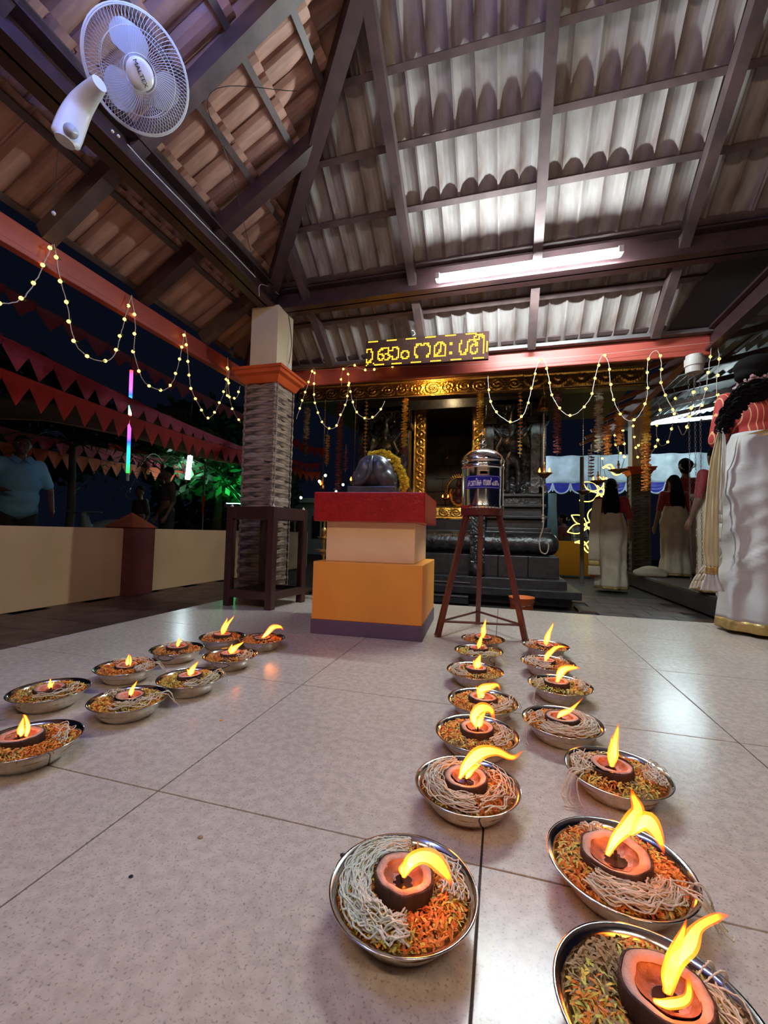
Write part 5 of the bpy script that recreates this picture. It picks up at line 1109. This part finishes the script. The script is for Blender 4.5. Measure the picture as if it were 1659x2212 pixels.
for s_ in (-1, 1):
    MB().ball(H(s_*.028, .074, .008), (.013, .007, .008)).obj('eye', mat('eye_white', (.6, .58, .55), .3), mn)
    MB().tube([H(s_*.031+.022*cos(a)*1.0, .094, .006+.017*sin(a)) for a in [2*pi*j/16 for j in range(17)]], .0016, 4).obj('glasses_rim', STEELB, mn)
    MB().tube([H(s_*.053, .092, .010), H(s_*.078, .0, .008)], .0014, 4).obj('glasses_arm', STEELB, mn)
# two people in the dark beyond the wall
for (x_, y_, Y_, h_, lab, rz_) in ((365, 1012, 5.6, 1.60, 'person in dark clothes in the dark left of the glass case', 2.6), (305, 1052, 6.2, 1.5, 'dim person in grey behind the orange wall-post cap', 2.9)):
    c = at(x_, y_, Y=Y_); pz_ = thing('person', lab, 'person', (c.x, c.y, c.z-h_+.02), rz_); pr, hd, k, H = body(h_, legs=True); link('body', fuse('body', pr, mat('dark_skin', (.20, .10, .07), .45), .016, 4), pz_); blouse(pz_, k, pr, mat('charcoal_shirt', (.07, .05, .05), .8), 'shirt')
    link('trousers', fuse('trousers', [('c', Vector((s_*.085*k, 0, .85*k)), .10*k, Vector((s_*.09*k, 0, .08*k)), .06*k) for s_ in (-1, 1)], mat('dark_trousers', (.03, .03, .035), .8), .02, 3), pz_)
    link('hair', fuse('hair', [('e', H(0, -.02, .03), (.078*k, .085*k, .085*k))], HAIR, .012, 2), pz_)

# ------------------------------------------------------------------ yard on the left: bunting, awning, lamps, plants
def bunting(a, b, n, fw_, fh, m, label, sag=.05, group='bunting strung over the yard'):
    a = Vector(a); b = Vector(b); fw_ = (b-a).length/n*1.0; o = thing('bunting', label, 'bunting', a, 0, group); P_ = [a.lerp(b, t/40)-a-Vector((0, 0, sag*4*(t/40)*(1-t/40))) for t in range(41)]
    MB().tube(P_, .004, 4).obj('string', mat('string_dark', (.12, .06, .06), .8), o); L_ = (b-a).length
    d = (b-a).normalized(); nn = Vector((0, 0, 1)).cross(d).normalized()
    me = MB(); q_ = [(-fw_/2, 0, 0), (fw_/2, 0, 0), (fw_/2, .004, -fh*.30), (.01, .008, -fh), (-fw_/2, .004, -fh*.30), (0, .014, -fh*.35)]; me.add(q_+[(a_[0], a_[1]+.003, a_[2]) for a_ in q_], [(0, 5, 1), (1, 5, 2), (2, 5, 3), (3, 5, 4), (4, 5, 0), (6, 7, 11), (7, 8, 11), (8, 9, 11), (9, 10, 11), (10, 6, 11)]); me = me.mesh('flag', m)
    for i in range(n):
        t = (i+.5)/n; p = P_[0].lerp(P_[-1], t)-Vector((0, 0, sag*4*t*(1-t))); f = link('flag', me, o, loc=p, rot=(rnd(-.12, .12), rnd(-.06, .06), math.atan2(d.y, d.x)))
    return o
FR = mat('red_flag', (.85, .05, .035), .7); FP = mat('pink_flag', (.80, .11, .20), .7); FO = mat('orange_flag', (.80, .13, .04), .7); FD = mat('dark_red_flag', (.32, .02, .03), .7)
def ab(p, q, XA, XB): return at(*p, X=XA), at(*q, X=XB)
bunting(*ab((-60, 575), (527, 895), -4.6, -4.6), 15, .22, .20, FD, 'dark red bunting highest over the yard')
bunting(*ab((-60, 690), (527, 966), -4.0, -4.3), 18, .21, .25, FP, 'pink bunting sloping down behind the fairy lights')
bunting(*ab((-60, 770), (527, 975), -3.95, -4.25), 18, .21, .27, FR, 'red bunting hanging just below the pink bunting')
bunting(*ab((-40, 912), (440, 1003), -6.5, -6.5), 18, .34, .26, FP, 'pink bunting behind the head of the man')
bunting(*ab((-40, 945), (440, 1022), -6.5, -6.5), 20, .34, .26, FO, 'orange bunting low behind the man')
bunting(*ab((235, 955), (405, 990), -7, -7), 9, .36, .30, FR, 'short red bunting above the lit white tube')
bunting(at(632, 945, Y=6.5), at(702, 968, Y=6.5), 5, .13, .17, FR, 'red bunting right of the near column'); bunting(at(632, 990, Y=6.5), at(692, 998, Y=6.5), 5, .13, .15, FP, 'pink bunting right of the near column'); bunting(at(632, 1004, Y=6.4), at(692, 1018, Y=6.4), 5, .13, .17, FO, 'orange bunting right of the near column')
aw = MB(); q0 = [(-60, 845), (60, 856), (130, 868), (300, 880), (350, 880), (420, 868), (440, 885), (480, 925), (530, 962)]; q1 = [(-60, 905), (60, 908), (130, 915), (300, 950), (350, 965), (420, 985), (440, 990), (480, 998), (530, 1006)]
rws = []
for j in range(7):
    t = j/6; rws.append([at(*a, X=-6.6).lerp(at(*b, X=-5.2), t)-Vector((0, 0, .10*sin(pi*t))) for a, b in zip(q0, q1)])
aw.grid([spline(r, 4) for r in rws]); o = aw.obj('awning', mat('tan_cloth', (.30, .17, .06), .8, col2=(.24, .13, .045), scale=3), smooth=True); o.modifiers.new('s', 'SOLIDIFY').thickness = .01; tag(o, 'tan cloth awning sagging behind the red bunting', 'awning')
ls = thing('light_stick', 'hanging rainbow light stick with grey end cap before the bunting', 'lamp', at(276, 1022, X=-4.6)); lt_ = at(284, 800, X=-4.6)-at(276, 1022, X=-4.6); Ls = lt_.length
rmp = [(0, (.02, .9, .05)), (.09, (.02, .9, .25)), (.18, (.02, .6, 1)), (.30, (.03, .08, 1)), (.42, (.9, .08, .9)), (.50, (1, .1, .05)), (.66, (.05, .7, .6)), (.76, (.03, .12, 1)), (.90, (.9, .08, .8)), (1, (1, .06, .02))]
MB().tube([lt_*(j/20) for j in range(21)], .020, 10).obj('light_tube', ramp_mat('rainbow_glow', 'z', 0, lt_.z, rmp, 2.2), ls, True); MB().tube([-lt_*.075, Vector()], .019, 10).obj('end_cap', mat('grey_cap', (.5, .5, .52), .5), ls); MB().tube([lt_, lt_+Vector((0, 0, 1.0))], .003, 4).obj('cord', BLACK, ls)
tl = thing('tube_light', 'short vertical white tube light hanging in the yard by its cord', 'lamp', at(408, 1010, X=-6.0)); a = at(411, 985, X=-6.0)-at(408, 1010, X=-6.0); MB().tube([-a, a], .045, 10).obj('tube', emat('yard_glow', (.75, .95, 1), 26.), tl); MB().tube(spline([a, a+Vector((.02, 0, .25)), a+Vector((-.05, 0, .45)), a+Vector((0, 0, 1.2))], 5), .008, 5).obj('cord', WIREW, tl)
gl = thing('floodlight', 'green garden floodlight on a short pole beyond the wall behind the near column', 'lamp', (-5.4, 7.6, 1.0)); MB().tube([(0, 0, -1.18), (0, 0, -.05)], .02, 8).obj('pole', STEEL, gl); MB().box((0, 0, 0), (.3, .2, .08)).obj('housing', BLACK, gl); MB().box((0, 0, .05), (.26, .16, .01)).obj('lens', emat('green_glow', (.06, 1, .25), 45.), gl)
LEAF = mat('leaf_green', (.035, .16, .05), .5, col2=(.02, .09, .03), scale=6); LEAFD = mat('dark_leaf', (.018, .05, .025), .6, col2=(.01, .03, .015), scale=6); BARK = mat('bark', (.08, .055, .04), .9, bump=.5)
def foliage(n, rx, ry, rz_, ls_, m, par, seed, z):
    rg = random.Random(seed); mb = MB()
    for i in range(n):
        d = Vector((rg.gauss(0, 1), rg.gauss(0, 1), rg.gauss(0, 1))).normalized(); r = rg.uniform(.55, 1)**.6; c = Vector((d.x*rx*r, d.y*ry*r, d.z*rz_*r+z)); t = Vector((rg.gauss(0, 1), rg.gauss(0, 1), rg.gauss(-.4, .6))).normalized(); s = t.orthogonal().normalized()*ls_*.22; L_ = t*ls_*rg.uniform(.7, 1.2)
        mb.add([c, c+L_*.5+s, c+L_, c+L_*.5-s], [(0, 1, 2, 3)])
    mb.obj('foliage', m, par, kind='stuff')
def tree(c, h, rx, rz_, ls_, m, label, n=1600, seed=1):
    t = thing('tree', label, 'tree', c, 0, 'trees in the dark yard'); MB().tube([(0, 0, 0), (.05, .02, h*.4), (-.03, .05, h*.8)], [.12, .09, .05], 8).obj('trunk', BARK, t, True); foliage(n, rx, rx, rz_, ls_, m, t, seed, h*.8)
tree((-6.3, 8.2, -.2), 3.1, 1.6, 1.1, .28, LEAF, 'green lit leafy tree behind the near column', 2200, 2)
tree((-9.8, 6.2, -.2), 3.6, 2.2, 1.3, .32, LEAFD, 'dark tree above the red bunting at the left', 2000, 3)
tree((-13.5, 4.0, -.2), 4.6, 3.2, 1.9, .4, LEAFD, 'large dark tree farthest left beyond the awning', 2000, 4)
tree((-8.0, 11.0, -.2), 2.4, 2.2, 1.6, .35, LEAFD, 'dark bushy tree beyond the short white tube light', 1800, 5)
def palm(c, h, label, m, n=11, L_=1.5, seed=1):
    rg = random.Random(seed); t = thing('palm', label, 'palm', c, 0, 'palms in the dark yard'); MB().tube([(0, 0, 0), (.05, 0, h*.5), (0, 0, h)], [.07, .055, .045], 8).obj('trunk', BARK, t, True)
    for k in range(n):
        a = 2*pi*k/n+rg.uniform(-.2, .2); mb = MB(); d = Vector((cos(a), sin(a), 0)); pts = [Vector((0, 0, h))+d*L_*u+Vector((0, 0, L_*(.55*u-.95*u*u))) for u in [j/12 for j in range(13)]]; mb.tube(pts, [.012*(1-j/14) for j in range(13)], 4)
        s = d.cross(Vector((0, 0, 1)))
        for j in range(1, 13):
            for sg in (-1, 1):
                p = pts[j]; e = p+s*sg*.28*L_*sin(pi*min(1, j/12*.9+.08))+d*.12-Vector((0, 0, .10)); mb.add([p-d*.016, p+d*.016, e], [(0, 1, 2)])
        mb.obj('frond', m, t)
palm((-6.3, 6.6, -.18), 1.9, 'palm with green lit fronds beside the near column capital', LEAF, seed=2); palm((-6.4, 4.9, -.18), 1.9, 'dark palm behind the awning', LEAFD, seed=5)
pp_ = thing('garden_pole', 'thin grey pole with a red ribbon beyond the low wall', 'pole', (at(437, 1140, X=-5.2).x, at(437, 1140, X=-5.2).y, -.18)); MB().tube([(0, 0, 0), (0, 0, 1.9)], .014, 6).obj('pole', mat('grey_pole', (.2, .18, .16), .6), pp_); MB().add([(0, -.03, 1.3), (.05, -.03, 1.28), (.04, -.03, .95), (0, -.03, 1.0)], [(0, 1, 2, 3)]).obj('ribbon', FR, pp_)
cr = fuse('parked_scooter', [('e', (0, 0, .56), (.55, .22, .22)), ('e', (.35, 0, .38), (.28, .16, .22)), ('c', (-.45, 0, .45), .10, (-.55, 0, .82), .05), ('c', (-.55, -.25, .85), .02, (-.55, .25, .85), .02), ('e', (-.6, 0, .25), (.24, .06, .24)), ('e', (.5, 0, .25), (.24, .06, .24)), ('e', (.1, 0, .66), (.35, .14, .08))], mat('scooter_grey', (.10, .11, .12), .4), .02, 2)
o = link('parked_scooter', cr, loc=(-5.3, 4.75, -.17), rot=(0, 0, 1.7)); tag(o, 'dark grey parked scooter mostly hidden behind the low wall', 'scooter')
# low white outbuilding seen between column and plinth
hb = thing('outbuilding', 'small pale outbuilding with dark windows seen between column and plinth', 'building', (-5.3, 13.5, -.2)); MB().box((0, 0, .80), (3.4, 2.5, 1.6)).obj('wall', mat('pale_wall', (.35, .42, .48), .7), hb); MB().box((0, -.1, 1.68), (3.8, 2.9, .14)).obj('roof_slab', mat('pale_slab', (.55, .62, .62), .6), hb)
for dx in (-1.1, -.2, .7): f = MB().box((dx, -1.26, .85), (.6, .04, .7)).obj('window', BLACK, hb); MB().box((dx, -1.29, .85), (.04, .03, .66)).obj('mullion', WHITEP, f)
for i, (x, y) in enumerate(((690, 1040), (703, 1027), (650, 1075), (741, 1047), (726, 1062))):
    o = thing('hanging_bulb', '', 'lamp', at(x, y, Y=9.5+i*.3)); MB().ball((0, 0, 0), .035, 8, 6).obj('bulb', emat('far_bulb', (1, .92, .6), 12.), o); MB().tube([(0, 0, .03), (0, 0, .4)], .006, 5).obj('cord', BLACK, o); tag(o, ['far bulb below the orange bunting', 'small bulb upper right of the orange bunting', 'lone bulb above the far outbuilding roof', 'bulb left of the bull statue', 'bulb over the left end of the red slab'][i], 'lamp')

# ------------------------------------------------------------------ stage and yard beyond on the right
sc_ = MB(); rows = []
for j in range(9):
    z = 2.50-.68*j/8; rows.append([Vector((.7+4.4*i/60, 11+.05*sin(i*.9)+.02*sin(j*1.3+i), z)) for i in range(61)])
sc_.grid(rows); o = sc_.obj('white_banner', mat('white_satin', (.62, .68, .74), .55, bump=.1, bscale=6), smooth=True); o.modifiers.new('s', 'SOLIDIFY').thickness = .006; tag(o, 'long white cloth banner behind the women at the right', 'banner')
va = thing('scalloped_valance', 'blue and white scalloped cloth valance below the white banner', 'valance', (.75, 10.95, 1.83)); BS = mat('blue_satin', (.035, .035, .40), .4, col2=(.02, .02, .28), scale=8, stretch=(3, 1, 1), bump=.3)
for k in range(11):
    wv = .40; mb = MB(); rows = []
    for j in range(9):
        t = j/8; rows.append([Vector((wv*(i/12), -.03*sin(pi*i/12)*t-.012*sin(j*2.5), -.25*t*math.sqrt(max(0, 1-(2*i/12-1)**2))-.01*t)) for i in range(13)])
    mb.grid(rows); s_ = mb.obj('scallop', BS, va, True, loc=(k*wv, 0, 0)); s_.modifiers.new('s', 'SOLIDIFY').thickness = .004
    MB().tube([v+Vector((0, -.01, 0)) for v in rows[-1]], .020, 6).obj('white_frill', mat('frill_white', (.6, .66, .8), .7), s_)
    MB().add([(wv-.03, -.03, -.05), (wv+.03, -.03, -.05), (wv+.035, -.03, -.16), (wv, -.03, -.22), (wv-.035, -.03, -.16)], [(0, 1, 2, 3, 4)]).obj('tassel', mat('frill_white', (.6, .66, .8), .7), s_)
tube_lamp('tube_light', 'horizontal tube light over the white banner behind the fairy lights', tuple(at(1490, 906, Y=9.3)), (1, -.15, .03), 1.3, (.70, .95, 1), 120., rad=.03)
tube_lamp('tube_light', 'tube light in the yard behind the shrine, hidden by its wall', (.10, 9.6, 2.6), (1, 0, 0), 1.2, (.65, .85, 1), 170., rad=.02)
tube_lamp('tube_light', 'bright spot tube light just left of the red striped blouse', tuple(at(1538, 902, Y=7.5)), (1, 0, .03), .28, (.8, .95, 1), 60., rad=.02)
ow = struct(MB().box((.95, 8.35, .14), (1.12, .12, .62)).obj('wall_back', mat('ochre_paint', (.68, .34, .045), .6, col2=(.60, .29, .04), scale=3), bevel=.006)); struct(MB().box((1.54, 8.33, .14), (.06, .18, .64)).obj('wall_post', FASCIA))
struct(MB().box((-1.6, 12.6, .1), (5.2, .15, .6)).obj('wall_back', CREAM))
rl = MB().tube([(.5, 8.3, .52), (1.5, 8.3, .52)], .008, 6).obj('hand_rail', BLACK); tag(rl, 'thin black rail on top of the ochre wall', 'rail')
cw = MB().lathe([(.12, -.6), (.11, 0), (.12, .5), (.09, 1.2), (.09, 1.5)], (0, 0, 0), 20).obj('white_tree_trunk', mat('whitewashed', (.30, .42, .42), .8, bump=.4), smooth=True, loc=tuple(at(1193, 1130, Y=10.2))[:2]+(0,)); tag(cw, 'whitewashed trunk beyond the ochre wall under the blue valance', 'trunk')
pk = link('pink_bundle', fuse('pink_bundle', [('e', (0, 0, .1), (.10, .08, .13)), ('e', (.0, 0, .2), (.06, .06, .07))], mat('pink_cloth', (.60, .16, .20), .8), .012, 2), loc=at(1180, 1160, Y=8.2)+Vector((0, 0, -.1))); tag(pk, 'pink cloth bundle at the end of the round moulding', 'bundle')
gp = MB().tube([(0, 0, -.18), (0, 0, 1.75)], .03, 12).obj('grey_post', mat('grey_steel', (.22, .20, .18), .5), loc=tuple(at(1257, 1150, Y=7.0))[:2]+(0,)); tag(gp, 'slim grey steel post holding the corridor eave', 'post')
NE = emat('neon_yellow', (1, .80, .12), 2.6)
def neon(c, petals_, label, r=.26):
    o = thing('neon_flower', label, 'neon light', c)
    for a, L_ in petals_:
        a = R(a); d = Vector((cos(a), 0, sin(a))); s = Vector((-sin(a), 0, cos(a))); pts = [d*(.05+L_*(u))+s*(w_) for u, w_ in [(t/12, .26*L_*sin(pi*(t/12)**.9)) for t in range(13)]]+[d*(.05+L_*u)-s*w_ for u, w_ in [(1-t/12, .26*L_*sin(pi*(1-t/12)**.9)) for t in range(13)]]; MB().tube(pts, .008, 6).obj('petal', NE, o)
    MB().tube([Vector((.045*cos(t), 0, .045*sin(t))) for t in [2*pi*j/12 for j in range(13)]], .012, 6).obj('centre', NE, o)
    MB().tube([(0, .02, 0), (0, .05, 1.2)], .005, 4).obj('hanging_wire', BLACK, o); return o
neon(at(1298, 1062, Y=7.5), [(150, .26), (205, .30), (95, .2), (40, .22), (340, .22), (255, .18), (300, .18)], 'yellow neon flower beside the head of the walking woman')
neon(at(1273, 1134, Y=7.5), [(150, .26), (200, .30), (75, .26), (255, .30), (335, .26), (20, .2)], 'yellow neon flower at hip height left of the walking woman')
for (x, y, L_, a, lab) in ((1263, 1182, .33, -25, 'wavy yellow neon leaf lowest beside the walking woman'), (1322, 1016, .28, -20, 'yellow neon leaf above the upper neon flower')):
    pts = [Vector((L_*(t/10-.5), 0, .04*sin(t/10*2*pi)+.05*sin(pi*t/10))) for t in range(11)]+[Vector((L_*(.5-t/10), 0, -.04*sin(t/10*2*pi)*-1*-1-.02*sin(pi*t/10))) for t in range(1, 10)]; pts.append(pts[0]); M = Matrix.Rotation(-R(a), 3, 'Y')
    o = MB().tube([M@p for p in pts], .012, 6).obj('neon_leaf', NE, loc=at(x, y, Y=7.5)); tag(o, lab, 'neon light')
